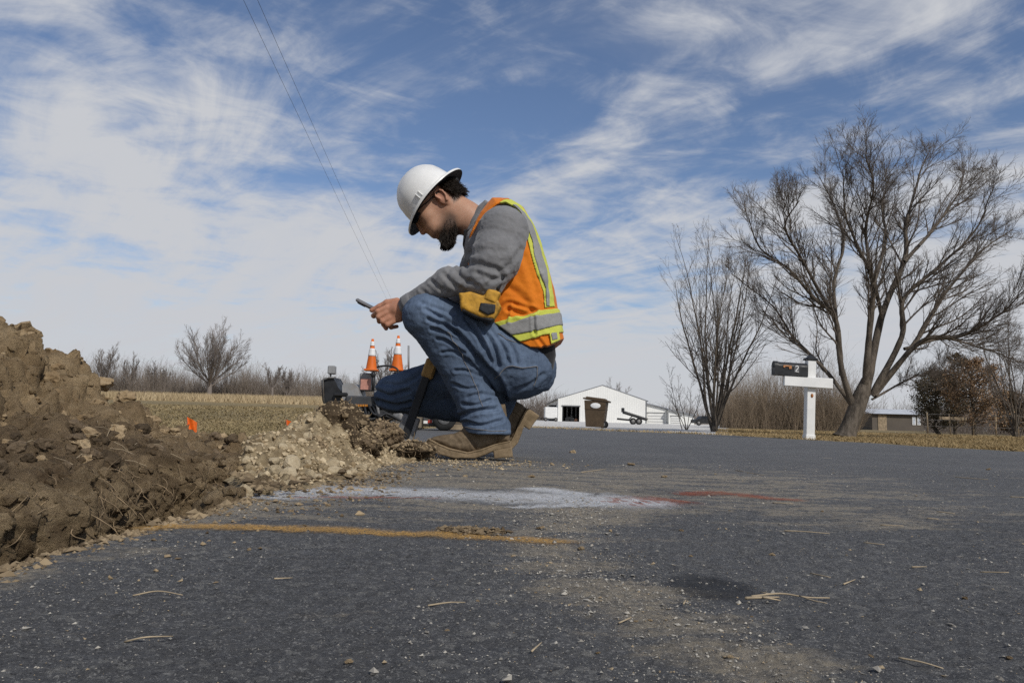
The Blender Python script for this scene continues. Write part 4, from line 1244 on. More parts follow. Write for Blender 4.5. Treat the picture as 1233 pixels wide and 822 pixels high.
def far_car():
    Y = 70.0
    a, b = P(834, 505, Y), P(861, 505, Y)
    g = float(gz(18, Y)); L = b[0] - a[0]; cx = (a[0] + b[0]) / 2
    o = empty('parked_car', (cx, Y, g), 'dark car parked behind the fan-stemmed tree', 'car')
    body = [(-0.5, 0.22), (-0.5, 0.5), (-0.42, 0.58), (-0.26, 0.62), (-0.16, 0.9), (0.14, 0.92), (0.28, 0.62), (0.46, 0.56), (0.5, 0.45), (0.5, 0.22)]
    MB().prism([(cx + x * L, g + z) for x, z in body], Y - 0.8, Y + 0.8).build('body', M_BLACK, o)
    MB().prism([(cx + x * L, g + z) for x, z in [(-0.22, 0.64), (-0.14, 0.86), (0.12, 0.88), (0.23, 0.64)]], Y - 0.815, Y + 0.815).build('window', M_GLASS, o)
    for s in (-0.32, 0.32):
        wheel(o, (cx + s * L, Y - 0.75, g + 0.24), 0.24, 0.18)
far_car()

def house():
    Y = 78.0
    a, b = P(1050, 500, Y), P(1112, 500, Y)
    g = float(gz(a[0], Y)); cx = (a[0] + b[0]) / 2; w = b[0] - a[0]
    o = empty('house', (cx, Y, g), 'low dark house with a pale roof seen through the big tree', 'house')
    M_DK = plain('dark_siding', (0.10, 0.085, 0.07), 0.8, 0.15, 1, 0)
    MB().box((cx, Y + 3, g + 0.85), (w, 6, 1.7)).build('wall', M_DK, o)
    MB().add(*roofV(cx, Y - 0.4, Y + 6.4, g + 1.7, w / 2 + 0.3, 0.6)).build('roof', plain('pale_roof', (0.5, 0.52, 0.55), 0.6, 0.1, 1, 0), o)
    for px in (1100, 1106):
        c = P(px, 500, Y)
        wd = MB().box((c[0], Y - 0.03, g + 1.05), (0.36, 0.06, 0.85)).build('window', M_WHITE, o)
        MB().box((c[0], Y - 0.075, g + 1.05), (0.22, 0.03, 0.65)).build('pane', plain('pale_pane', (0.5, 0.54, 0.6), 0.2, 0.1, 3, 0), wd)
    c = P(1062, 500, Y)
    MB().box((c[0], Y - 0.03, g + 0.8), (0.9, 0.06, 1.6)).build('door', M_WOOD, o)
def roofV(cx, y0, y1, z, hw, rise):
    ym = (y0 + y1) / 2
    V = [(cx - hw, y0, z), (cx + hw, y0, z), (cx + hw, y1, z), (cx - hw, y1, z), (cx - hw, ym, z + rise), (cx + hw, ym, z + rise)]
    return np.array(V), [(0, 1, 5, 4), (2, 3, 4, 5), (1, 2, 5), (3, 0, 4), (3, 2, 1, 0)]
house()

# ---- wire fence beyond the lawn: each post, three wires
def fence():
    r = np.random.default_rng(2)
    xs = np.arange(20.3, 28.5, 1.15)
    Y = 36.0
    o = empty('wire_fence', (xs.mean(), Y, 0.1), 'weathered post and wire fence along the far side of the lawn', 'fence')
    tops = []
    for x in xs:
        y = Y + 0.06 * (x - 14); g = float(gz(x, y)); h = 1.05 + r.normal(0, 0.05)
        MB().tube([(x, y, g - 0.1), (x + r.normal(0, 0.02), y, g + h)], 0.034, 7).build('post', M_WOOD, o, True)
        tops.append((x, y, g))
    for hh in (0.4, 0.7, 0.98):
        MB().tube([(p[0], p[1] - 0.05, p[2] + hh) for p in tops], 0.008, 4).build('wire', M_STEEL, o)
    for (xa, xb) in ((20.9, 21.85),):
        MB().box(((xa + xb) / 2, Y - 0.1 + 0.2, float(gz(17, Y)) + 0.8), (1.3, 0.05, 0.14)).build('rail', M_WOOD, o)
fence()

# ================================================================== MAILBOX on a white cross post
def mailbox():
    Y = 13.3
    b = P(974, 531, Y); b[2] = float(gz(b[0], Y))
    rt = rotm('Y', R(2.2))
    def W(v):
        return np.asarray(v, float) @ rt.T + b
    o = empty('mailbox_post', b, 'white cross-shaped wooden mailbox post with a dark cap at the roadside', 'mailbox post')
    p, H = 0.15, 1.40
    def bx(name, c, d, m, par=o, bev=0.008):
        q = MB().box((0, 0, 0), d, bevel=bev); V = np.concatenate(q.V) + np.array(c)
        return mk(name, W(V), q.F, m, par, False)
    bx('post', (0, 0, H / 2 - 0.03), (p, p, H + 0.06), M_WHITE)
    bx('arm', (-0.085, -p / 2 - 0.042, 1.0), (0.86, 0.08, 0.18), M_WHITE)
    bx('base_trim', (0, 0, 0.03), (p + 0.02, p + 0.02, 0.10), M_WHITE)
    cap = bx('cap', (0, 0, H + 0.02), (p + 0.05, p + 0.05, 0.035), M_BLACK)
    q = MB().add([(-0.085, -0.085, H + 0.038), (0.085, -0.085, H + 0.038), (0.085, 0.085, H + 0.038), (-0.085, 0.085, H + 0.038), (0, 0, H + 0.11)], [(0, 1, 4), (1, 2, 4), (2, 3, 4), (3, 0, 4), (3, 2, 1, 0)])
    mk('cap_top', W(np.concatenate(q.V)), q.F, M_BLACK, cap, False)
    m = MB().lathe([(0, 0.012), (0.022, 0.012), (0.03, 0.004), (0.03, 0)], (0, 0, 0), 12, 0.8, 1.25, rotm('X', R(90)))
    mk('medallion', W(np.concatenate(m.V) + np.array([0.01, -p / 2 - 0.001, 0.77])), m.F, plain('rust_orange', (0.32, 0.12, 0.03), 0.6, 0.3, 30, 0), o)
    # the box: domed steel, long axis across the road
    bo = W((-0.385, -0.085, 1.092))
    mo = empty('mailbox', bo, 'black domed steel mailbox lying on the arm of the white post', 'mailbox')
    L, hw, hs = 0.56, 0.085, 0.155
    prof = [(-hw, 0), (-hw, hs)] + [(-hw * math.cos(a), hs + hw * math.sin(a)) for a in np.linspace(0.15, math.pi - 0.15, 11)] + [(hw, hs), (hw, 0)]
    n = len(prof)
    def sec(x, k=1.0):
        return np.array([[x, y * k, z * (k if k > 1 else 1)] for y, z in prof])
    xs = [-L / 2, L / 2]
    V = np.concatenate([sec(x) for x in xs]); F = [(i, i + 1, n + i + 1, n + i) for i in range(n - 1)] + [(n - 1, 0, n, 2 * n - 1), tuple(range(n))[::-1], tuple(range(n, 2 * n))]
    off = np.array([-0.385, -0.085, 1.092])
    mk('body', W(V + off), F, M_BLACK, mo, False)
    V = np.concatenate([sec(-L / 2 - 0.03, 1.05), sec(-L / 2 + 0.035, 1.05)])
    dr = mk('door', W(V + off), F, M_BLACK, mo, False)
    q = MB().box((-L / 2 - 0.045, 0, hs), (0.03, 0.03, 0.02), bevel=0.004); mk('latch', W(np.concatenate(q.V) + off), q.F, M_STEEL, dr, False)
    M_FL = plain('orange_flag_metal', (0.42, 0.19, 0.08), 0.5, 0.15, 20, 0)
    q = MB().box((-0.09, -hw - 0.010, 0.168), (0.13, 0.008, 0.022)).box((-0.04, -hw - 0.012, 0.147), (0.045, 0.008, 0.055)).box((-0.148, -hw - 0.012, 0.158), (0.03, 0.008, 0.042))
    mk('flag', W(np.concatenate(q.V) + off), q.F, M_FL, mo, False)
    pl = MB().box((0.075, -hw - 0.006, 0.12), (0.085, 0.006, 0.13)); plo = mk('number_plate', W(np.concatenate(pl.V) + off), pl.F, plain('plate_grey', (0.12, 0.12, 0.125), 0.5, 0.1, 20, 0), mo, False)
    two = catmull([(0.052, 0.155), (0.060, 0.172), (0.078, 0.176), (0.095, 0.163), (0.092, 0.135), (0.070, 0.105), (0.053, 0.075), (0.075, 0.073), (0.100, 0.073)], 5)
    q = MB().tube(np.stack([two[:, 0], np.full(len(two), -hw - 0.0115), two[:, 1]], 1), 0.009, 6)
    mk('numeral_two', W(np.concatenate(q.V) + off), q.F, M_WHITE, plo)
mailbox()

# ================================================================== brown rubbish bin
def bin_():
    Y = 26.0
    g = P(717, 518, Y); g[2] = float(gz(g[0], Y))
    o = empty('rubbish_bin', g, 'brown wheeled rubbish bin standing at the edge of the gravel yard', 'bin')
    M_BR = plain('brown_plastic', (0.078, 0.053, 0.03), 0.55, 0.15, 5, 0.15, 30)
    s = 1 / 34.5                                           # metres per photo pixel at the bin
    hw0, hw1, h = 10.5 * s, 13 * s, 0.93
    rt = rotm('Z', R(-14)) @ rotm('Y', R(1.5))
    W = lambda V: np.asarray(V, float) @ rt.T + g
    V = [(-hw0, -hw0, 0.03), (hw0, -hw0, 0.03), (hw0, hw0, 0.03), (-hw0, hw0, 0.03), (-hw1, -hw1, h), (hw1, -hw1, h), (hw1, hw1, h), (-hw1, hw1, h)]
    F = [(3, 2, 1, 0), (0, 1, 5, 4), (1, 2, 6, 5), (2, 3, 7, 6), (3, 0, 4, 7), (4, 5, 6, 7)]
    mk('body', W(V), F, M_BR, o, False)
    q = MB().box((0, 0, 0.64), (2 * hw1 - 0.03, 2 * hw1 - 0.01, 0.04), bevel=0.012); mk('band', W(np.concatenate(q.V)), q.F, M_BR, o, False)
    lid = MB().box((0.02, 0, 0), (2 * hw1 + 0.14, 2 * hw1 + 0.06, 0.055), rotm('Y', R(5)), bevel=0.02).box((0.0, 0, 0.045), (2 * hw1 - 0.06, 2 * hw1 - 0.10, 0.07), rotm('Y', R(5)), bevel=0.03)
    lo = mk('lid', W(np.concatenate(lid.V) + [0, 0, h + 0.03]), lid.F, M_BR, o, False)
    q = MB().tube([(hw1 + 0.07, -0.25, h - 0.03), (hw1 + 0.07, 0.25, h - 0.03)], 0.02, 8); mk('handle', W(np.concatenate(q.V)), q.F, M_BR, o)
    q = MB().lathe([(0.0, 0.006), (0.14, 0.006), (0.15, 0.0)], (0, 0, 0), 24, 1.15, 0.62, rotm('X', R(90)))
    mk('oval_label', W(np.concatenate(q.V) + [0.02, -hw1 + 0.002, 0.76]), q.F, M_WHITE, o)
    for s_ in (-0.22, 0.22):
        c = W(np.array([[hw0 - 0.02, s_, 0.13]]))[0]
        wheel(o, c, 0.13, 0.06)
bin_()

# ================================================================== trenching machine and cones
def machine():
    Y = 10.0
    q = lambda px, py, dy=0.0: P(px, py, Y + dy)
    g = q(470, 520); g[2] = float(gz(g[0], Y))
    o = empty('trenching_machine', g, 'compact black ride-on trenching machine parked behind the dirt mound', 'machine')
    u = Y / FPX
    def bx(name, px0, py0, px1, py1, d0, d1, m, bev=0.02, par=o, rot=None):
        a, b = q(px0, py1), q(px1, py0)
        c = (a + b) / 2; c[1] = Y + (d0 + d1) / 2
        return MB().box(c, (abs(b[0] - a[0]), d1 - d0, abs(b[2] - a[2])), rot, bev).build(name, m, par)
    M_DKP = plain('dark_grey_panel', (0.045, 0.047, 0.05), 0.5, 0.25, 4, 0.15, 40, dirt=(0.16, 0.12, 0.075), dirt_amt=0.6)
    M_GRY = plain('grey_cover', (0.24, 0.245, 0.25), 0.45, 0.15, 5, 0.1, 40, dirt=(0.2, 0.15, 0.1), dirt_amt=0.4)
    # seat with tapered back
    sp = [(389, 482), (388, 458), (392, 455), (402, 454), (408, 466), (418, 480), (420, 486), (392, 490)]
    MB().prism([tuple(q(*p)[[0, 2]]) for p in sp], Y - 0.05, Y + 0.42).build('seat', M_BLACK, o)
    MB().tube([q(390, 484, -0.08), q(389, 457, -0.08), q(396, 454.5, -0.08), q(404, 454, -0.08)], 0.012, 6).build('seat_frame', M_STEEL, o, True)
    lo = bx('work_light', 394, 440, 403, 450, 0.0, 0.12, M_GRY, 0.012)
    MB().tube([q(398, 450, 0.06), q(398, 456, 0.06)], 0.014, 6).build('bracket', M_STEEL, lo)
    bp = [(414, 482), (414, 464), (419, 461), (428, 462), (433, 468), (437, 483)]
    MB().prism([tuple(q(*p)[[0, 2]]) for p in bp], Y - 0.1, Y + 0.35).build('engine_cover', M_GRY, o)
    bx('deck', 418, 478, 475, 490, -0.15, 0.5, M_DKP)
    for k in range(12):
        bx('safety_stripe', 422 + 2 * k, 487, 423.2 + 2 * k, 489.5, -0.165, -0.152, plain('orange_tape', (0.55, 0.22, 0.03), 0.5, 0.1, 5, 0) if k == 0 else bpy.data.materials['orange_tape'], 0)
    bx('control_panel', 432, 449, 448, 470, 0.0, 0.3, M_GRY, 0.015)
    bx('warning_plate', 434, 456, 447, 469, -0.018, -0.004, plain('faded_red_plate', (0.45, 0.22, 0.17), 0.6, 0.15, 20, 0), 0.003)
    lv = MB().tube([q(449, 470, -0.1), q(450, 450, -0.1)], 0.022, 8).build('lever', M_BLACK, o, True)
    MB().lathe([(0, -0.04), (0.03, -0.03), (0.036, 0.01), (0.02, 0.04), (0, 0.045)], q(449.5, 451, -0.1), 12).build('knob', M_BLACK, lv, True)
    MB().tube([q(452, 470, -0.22), q(455, 492, -0.22), q(459, 518, -0.22)], 0.02, 8).build('stabiliser_pipe', M_STEEL, o, True)
    MB().tube(catmull([q(446, 447, 0.1), q(455, 441.5, 0.1), q(468, 440.5, 0.1), q(478, 444, 0.1), q(480, 452, 0.1)], 5), 0.013, 8).build('grab_rail', M_BLACK, o, True)
    bx('main_body', 466, 472, 562, 503, 0.05, 0.75, M_BLACK, 0.03)
    bx('engine_block', 470, 447, 505, 474, 0.15, 0.6, M_DKP, 0.02)
    for k in range(5):
        bx('cooling_fin', 472 + 6 * k, 450, 475 + 6 * k, 470, 0.12, 0.148, M_BLACK, 0.004)
    bx('bumper', 508, 503, 560, 513, 0.0, 0.6, M_DKP)
    for k in range(6):
        bx('reflector', 510 + 5.2 * k, 506.3 - 0.7 * k, 515 + 5.2 * k, 509.6 - 0.7 * k, -0.012, -0.002, M_WHITE if k % 2 == 0 else M_RED, 0)
    bx('step_board', 528, 511.5, 561, 517, -0.06, 0.35, M_WOOD, 0.006)
    bx('chain_housing', 425, 492, 470, 506, -0.1, 0.4, M_DKP)
    bx('hitch_block', 497, 496, 509, 516, -0.12, 0.15, plain('muddy_steel', (0.16, 0.135, 0.10), 0.8, 0.35, 12, 0.3, 50), 0.02)
    for k in range(5):
        MB().tube(catmull([q(428 + 5 * k, 486, -0.12), q(432 + 6 * k, 498 + 3 * (k % 3), -0.2 - 0.02 * k), q(446 + 5 * k, 506 - 2 * k, -0.22), q(462 + 6 * k, 496 + 3 * k, -0.14)], 6), 0.016, 7).build('hydraulic_hose', M_BLACK, o, True)
    bx('battery_box', 452, 470, 468, 486, -0.18, 0.1, M_BLACK, 0.015)
    bx('arm_rest', 404, 473, 421, 477, -0.12, -0.04, M_BLACK, 0.012)
    MB().tube([q(470, 510, -0.15), q(500, 518, -0.15)], 0.05, 8).build('digging_boom', M_STEEL, o, True)
    for px in (440, 480, 535):
        c = q(px, 510, -0.02); c[2] = g[2] + 0.16
        wheel(o, c, 0.16, 0.16)
    MB().tube([q(492, 448, 0.3), q(492, 416, 0.3)], 0.014, 8).build('exhaust_pipe', M_GRY, o, True)
machine()
def cone(px, Y, zt, zb, label, tilt):
    top, bot = P(px, zt, Y), P(px, zb, Y)
    H = top[2] - bot[2]
    o = empty('traffic_cone', bot, label, 'traffic cone', 'traffic cones on the machine')
    rt = rotm('Y', tilt)
    M_OR = bpy.data.materials.get('cone_orange') or plain('cone_orange', (0.62, 0.13, 0.012), 0.55, 0.12, 8, 0.05, 30, dirt=(0.3, 0.16, 0.08), dirt_amt=0.3)
    M_CW = bpy.data.materials.get('cone_collar') or plain('cone_collar', (0.66, 0.66, 0.66), 0.4, 0.08, 10, 0)
    rb_, rt_ = 0.076 * H / 0.42, 0.016
    rr = lambda t: rb_ + (rt_ - rb_) * t
    parts = [('cone_body', M_OR, 0.02, 1.0, 0.0), ('reflective_collar', M_CW, 0.46, 0.70, 0.003), ('reflective_collar', M_CW, 0.78, 0.92, 0.003)]
    body = None
    for nm, m, a, b_, ex in parts:
        ts = np.linspace(a, b_, 6)
        pr = [(rr(t) + ex, t * H) for t in ts]
        if ex == 0:
            pr = pr + [(0.0, H)]
        else:
            pr = [(rr(a) - 0.001, a * H)] + pr + [(rr(b_) - 0.001, b_ * H)]
        q = MB().lathe(pr, bot, 20, rot=rt); q.build(nm, m, o, True)
    MB().box((0, 0, 0.012), (rb_ * 2.7, rb_ * 2.7, 0.024), bevel=0.006).build('base', M_OR, None) if False else None
    q = MB().box((0, 0, 0.012), (rb_ * 2.2, rb_ * 2.2, 0.026), bevel=0.006)
    mk('base', np.concatenate(q.V) @ rt.T + bot, q.F, M_OR, o, False)
cone(447, 9.95, 408, 446.5, 'orange traffic cone standing over the control panel', R(0))
cone(478, 10.3, 404, 446.8, 'orange traffic cone standing on the black machine body', R(0))

# ---- marker flags in the field
def marker_flag(px, py, Y, label, turn):
    c = P(px, py, Y); g = float(gz(c[0], Y))
    o = empty('marker_flag', (c[0], Y, g), label, 'marker flag', 'orange marker flags')
    MB().tube([(c[0], Y, g - 0.03), (c[0] + 0.004, Y, c[2]), (c[0] - 0.006, Y, c[2] + 0.055)], 0.0016, 5).build('wire', M_STEEL, o)
    nx, nz = 9, 6
    X, Z = np.meshgrid(np.linspace(0, 0.072, nx), np.linspace(-0.045, 0.045, nz))
    V = np.stack([X.ravel(), 0.016 * np.sin(X.ravel() * 90 + Z.ravel() * 30), Z.ravel() - X.ravel() * 0.55 * np.abs(np.sin(turn + 1))], 1) @ rotm('Z', turn).T
    F = gridF(nz, nx)
    V2 = V + np.array([0, 0.0012, 0])
    m = bpy.data.materials.get('flag_vinyl') or plain('flag_vinyl', (0.72, 0.13, 0.012), 0.5, 0.1, 20, 0)
    mk('pennant', np.concatenate([V, V2]) + [c[0], Y, c[2]], np.concatenate([F, F[:, ::-1] + len(V)]), m, o)
marker_flag(225, 509, 5.6, 'orange marker flag on a wire next to the spoil bank', 0.5)
marker_flag(345, 511, 6.4, 'orange marker flag on a wire just past the gravel mound', 0.9)

# ---- overhead wires
for (a, b, lab) in (((293, 0), (462, 356), 'thin overhead power line, the longer visible one of a pair'), ((310, 0), (466, 352), 'thin overhead power line running beside its twin')):
    pA, pB = G(*a, z=8.0), G(*b, z=8.4)
    d = pB - pA
    ts = np.linspace(-1.2, 1.25, 41)
    pts = pA[None] + d[None] * ts[:, None]
    pts[:, 2] -= 0.25 * np.sin(np.clip((ts + 1.2) / 2.45, 0, 1) * np.pi) - 0.25 * math.sin((0 + 1.2) / 2.45 * math.pi)
    q = MB().tube(pts, 0.0042, 6)
    q.build('power_line', M_BLACK, None, True, loc=pts[0], label=lab, cat='power line', group='overhead power lines')
# ================================================================== THE CROUCHING WORKER
DYM = 0.17                                                  # depth of the figure: near boot at about 2.9 m
def seg_dist2(X, Z, ax, az, bx, bz):
    dx, dz = bx - ax, bz - az
    t = np.clip(((X - ax) * dx + (Z - az) * dz) / (dx * dx + dz * dz + 1e-12), 0, 1)
    return (X - ax - t * dx) ** 2 + (Z - az - t * dz) ** 2
def poly_sd(X, Z, poly):
    d = np.full(np.broadcast(X, Z).shape, 1e9); ins = np.zeros(d.shape, bool)
    n = len(poly)
    for i in range(n):
        ax, az = poly[i]; bx, bz = poly[(i + 1) % n]
        d = np.minimum(d, seg_dist2(X, Z, ax, az, bx, bz))
        c = ((az > Z) != (bz > Z))
        with np.errstate(divide='ignore', invalid='ignore'):
            xi = (bx - ax) * (Z - az) / (bz - az + 1e-15) + ax
        ins ^= c & (X < xi)
    d = np.sqrt(d)
    return np.where(ins, -d, d).astype(np.float32)
def smin(a, b, k):
    if k <= 0:
        return np.minimum(a, b)
    h = np.clip(0.5 + 0.5 * (b - a) / k, 0, 1)
    return b * (1 - h) + a * h - k * h * (1 - h)
class SDF:
    def __init__(s, lo, hi, vs):
        s.lo = np.array(lo, float); s.vs = vs
        s.n = np.ceil((np.array(hi) - s.lo) / vs).astype(int) + 1
        s.F = np.full(s.n, 0.5, np.float32)
        s.ax = [(s.lo[i] + vs * np.arange(s.n[i])).astype(np.float32) for i in range(3)]
    def sub(s, lo, hi):
        i0 = np.clip(np.floor((np.array(lo) - s.lo) / s.vs).astype(int), 0, s.n - 1)
        i1 = np.clip(np.ceil((np.array(hi) - s.lo) / s.vs).astype(int) + 1, 1, s.n)
        sl = tuple(slice(a, b) for a, b in zip(i0, i1))
        g = np.ix_(*[s.ax[i][sl[i]] for i in range(3)])
        return sl, g
    def comb(s, sl, d, k, op):
        A = s.F[sl]
        if op == 'u':
            s.F[sl] = smin(A, d, k)
        elif op == 's':
            s.F[sl] = -smin(-A, d, k)
        elif op == 'i':
            s.F[sl] = -smin(-A, -d, k)
    def cap(s, a, b, ra, rb, k=0.012, sy=1.0, op='u'):
        a, b = np.asarray(a, float), np.asarray(b, float)
        m = max(ra, rb) * max(1, sy) + k * 1.5 + 3 * s.vs
        sl, (X, Y, Z) = s.sub(np.minimum(a, b) - m, np.maximum(a, b) + m)
        d = b - a; d = d * np.array([1, 1 / sy, 1])
        qx, qy, qz = X - a[0], (Y - a[1]) / sy, Z - a[2]
        t = np.clip((qx * d[0] + qy * d[1] + qz * d[2]) / (d @ d + 1e-12), 0, 1).astype(np.float32)
        D = np.sqrt((qx - t * d[0]) ** 2 + (qy - t * d[1]) ** 2 + (qz - t * d[2]) ** 2) - (ra + t * (rb - ra))
        s.comb(sl, D.astype(np.float32), k, op)
    def chain(s, pts, rad, k=0.012, sy=1.0):
        for i in range(len(pts) - 1):
            s.cap(pts[i], pts[i + 1], rad[i], rad[i + 1], k, sy)
    def ell(s, c, r, ax=None, k=0.01, op='u'):
        c = np.asarray(c, float); r = np.asarray(r, float); ax = np.eye(3) if ax is None else np.asarray(ax)   # rows = axes
        m = r.max() + k * 1.5 + 3 * s.vs
        sl, (X, Y, Z) = s.sub(c - m, c + m)
        q = [(X - c[0]) * ax[i][0] + (Y - c[1]) * ax[i][1] + (Z - c[2]) * ax[i][2] for i in range(3)]
        k0 = np.sqrt(sum((q[i] / r[i]) ** 2 for i in range(3))); k1 = np.sqrt(sum((q[i] / r[i] ** 2) ** 2 for i in range(3)))
        s.comb(sl, (k0 * (k0 - 1) / (k1 + 1e-9)).astype(np.float32), k, op)
    def prism(s, poly, y0, y1, rnd=0.0, k=0.01, op='u', taper=None, full=False):
        poly = np.asarray(poly, float)
        m = k * 1.5 + 4 * s.vs
        lo = np.array([poly[:, 0].min() - m, y0 - m, poly[:, 1].min() - m]); hi = np.array([poly[:, 0].max() + m, y1 + m, poly[:, 1].max() + m])
        if op == 'i' or full:
            lo, hi = s.lo, s.lo + s.vs * (s.n + 1)
        sl, (X, Y, Z) = s.sub(lo, hi)
        d2 = poly_sd(X[:, 0, :], Z[0, 0, :][None, :], poly)[:, None, :]
        yc, hw = (y0 + y1) / 2, (y1 - y0) / 2
        if taper is not None:
            hw = np.interp(X[:, 0, 0], taper[0], taper[1])[:, None, None]
        dy = np.abs(Y - yc) - hw
        a, b = d2 + rnd, dy + rnd
        D = np.sqrt(np.maximum(a, 0) ** 2 + np.maximum(b, 0) ** 2) + np.minimum(np.maximum(a, b), 0) - rnd
        s.comb(sl, D.astype(np.float32), k, op)
    def mesh(s, smooth=1):
        V, F = nets(s.F, s.lo, s.vs)
        for _ in range(smooth):
            V = lap(V, F)
        return V, F
def nets(F, lo, vs):
    neg = F < 0
    c = np.zeros(np.array(F.shape) - 1, np.uint8)
    for i in (0, 1):
        for j in (0, 1):
            for k in (0, 1):
                c += neg[i:F.shape[0] - 1 + i, j:F.shape[1] - 1 + j, k:F.shape[2] - 1 + k]
    act = (c > 0) & (c < 8)
    idx = np.argwhere(act)
    ids = np.full(act.shape, -1, np.int32); ids[act] = np.arange(len(idx))
    acc = np.zeros((len(idx), 3)); cnt = np.zeros(len(idx))
    cor = [(i, j, k) for i in (0, 1) for j in (0, 1) for k in (0, 1)]
    vals = {q: F[idx[:, 0] + q[0], idx[:, 1] + q[1], idx[:, 2] + q[2]] for q in cor}
    for a in cor:
        for axn in range(3):
            if a[axn] == 0:
                b = list(a); b[axn] = 1; b = tuple(b)
                fa, fb = vals[a], vals[b]
                ch = (fa < 0) != (fb < 0)
                t = np.where(ch, fa / np.where(ch, fa - fb, 1), 0)
                p = np.tile(np.array(a, float), (len(idx), 1)); p[:, axn] = t
                acc += p * ch[:, None]; cnt += ch
    V = (idx + acc / cnt[:, None]) * vs + lo
    faces = []
    for axn in range(3):
        s0 = [slice(None)] * 3; s1 = [slice(None)] * 3
        s0[axn] = slice(None, -1); s1[axn] = slice(1, None)
        e = np.argwhere(neg[tuple(s0)] != neg[tuple(s1)])
        o1, o2 = (axn + 1) % 3, (axn + 2) % 3
        e = e[(e[:, o1] > 0) & (e[:, o2] > 0) & (e[:, o1] < act.shape[o1]) & (e[:, o2] < act.shape[o2])]
        def cid(d1, d2):
            q = e.copy(); q[:, o1] += d1; q[:, o2] += d2
            return ids[q[:, 0], q[:, 1], q[:, 2]]
        quad = np.stack([cid(-1, -1), cid(0, -1), cid(0, 0), cid(-1, 0)], 1)
        inside = neg[e[:, 0], e[:, 1], e[:, 2]]
        quad[~inside] = quad[~inside][:, ::-1]
        faces.append(quad)
    return V, np.concatenate(faces)
def lap(V, F, w=0.5):
    S = np.zeros_like(V); C = np.zeros(len(V))
    for a, b in ((0, 1), (1, 2), (2, 3), (3, 0)):
        for x, y in ((a, b), (b, a)):
            for q in range(3):
                S[:, q] += np.bincount(F[:, x], V[F[:, y], q], len(V))
            C += np.bincount(F[:, x], minlength=len(V))
    return V * (1 - w) + w * S / np.maximum(C, 1)[:, None]
def vnorm(V, F):
    n = np.cross(V[F[:, 2]] - V[F[:, 0]], V[F[:, 3]] - V[F[:, 1]])
    N = np.stack([sum(np.bincount(F[:, c], n[:, q], len(V)) for c in range(4)) for q in range(3)], 1)
    return N / (np.linalg.norm(N, axis=1)[:, None] + 1e-12)
def pxdist(px, py, poly):
    d = np.full(len(px), 1e9)
    for (a, b), (c, e) in zip(poly[:-1], poly[1:]):
        d = np.minimum(d, seg_dist2(px, py, a, b, c, e))
    return np.sqrt(d)
def folds(V, F, items, ymax=9.0):
    """press creases (negative depth) and ridges into the near side of a garment"""
    N = vnorm(V, F); px, py = project(V)
    D = np.zeros(len(V))
    vis = sstep(0.35, -0.25, N[:, 1]) * (V[:, 1] < ymax)
    for poly, w, dep in items:
        d = pxdist(px, py, catmull(poly, 5)[:, :2] if len(poly) > 2 else poly)
        D += dep * np.exp(-(d / w) ** 2) * vis
        if dep < 0:                                          # cloth bulges beside a crease
            D += -0.4 * dep * np.exp(-((d - 1.9 * w) / (1.0 * w)) ** 2) * vis
    return V + N * D[:, None]
def wrinkle(V, F, fn):
    return V + vnorm(V, F) * fn(V)[:, None]
def pp(poly, Y):
    return [tuple(P(x, y, Y)[[0, 2]]) for x, y in poly]
def J(px, py, Y):
    return P(px, py, Y + DYM)

# ---- cloth, leather, skin materials
def m_cloth(name, col, col2, weave=900, rough=0.9, bstr=0.25, noise_sc=14):
    t = MT(name)
    pos = t.geo()
    c = t.mix(t.ramp(t.noise(noise_sc, 6, 0.65, pos), 0.35, 0.68), col, col2)
    c = t.mix(t.ramp(t.noise(weave, 2, 0.5, pos), 0.35, 0.7, 0, 0.5), c, tuple(q * 0.6 for q in col))
    b = t.bump(t.noise(weave * 0.5, 3, 0.6, pos), bstr, 0.0012)
    b = t.bump(t.noise(45, 4, 0.6, pos), 0.18, 0.006, b)
    return t.done(c, rough, b, 0.15, **{'Sheen Weight': 0.15})
M_SHIRT = m_cloth('grey_shirt_cloth', (0.165, 0.165, 0.17), (0.215, 0.215, 0.22))
M_ORANGE = m_cloth('orange_vest_cloth', (0.60, 0.155, 0.008), (0.68, 0.20, 0.012), 500, 0.75, 0.2, 9)
M_YEL = m_cloth('lime_vest_trim', (0.49, 0.52, 0.075), (0.56, 0.585, 0.10), 600, 0.7, 0.15)
M_SILV = m_cloth('silver_reflective_tape', (0.225, 0.225, 0.22), (0.29, 0.29, 0.285), 500, 0.45, 0.1)
M_BLKCLOTH = m_cloth('black_cloth', (0.012, 0.012, 0.013), (0.022, 0.022, 0.024))
def m_denim():
    t = MT('denim')
    pos = t.geo()
    fade = t.attr('fade', True)
    n = t.noise(16, 7, 0.7, pos); n2 = t.noise(70, 4, 0.7, pos, stretch=(1, 1, 0.25))
    c = t.mix(t.ramp(n, 0.3, 0.7), (0.024, 0.038, 0.066), (0.048, 0.071, 0.112))
    c = t.mix(t.math('MULTIPLY', t.ramp(n2, 0.3, 0.75, 0.45, 1.0), fade), c, (0.145, 0.20, 0.295))
    w = t.noise(1100, 2, 0.5, pos, stretch=(1, 1, 0.4), rot=(0, R(35), 0))
    c = t.mix(t.ramp(w, 0.42, 0.66, 0, 0.45), c, (0.16, 0.20, 0.265))
    b = t.bump(t.noise(700, 3, 0.6, pos), 0.25, 0.0012)
    b = t.bump(t.noise(60, 5, 0.6, pos), 0.22, 0.005, b)
    return t.done(c, 0.92, b, 0.12)
M_DENIM = m_denim()
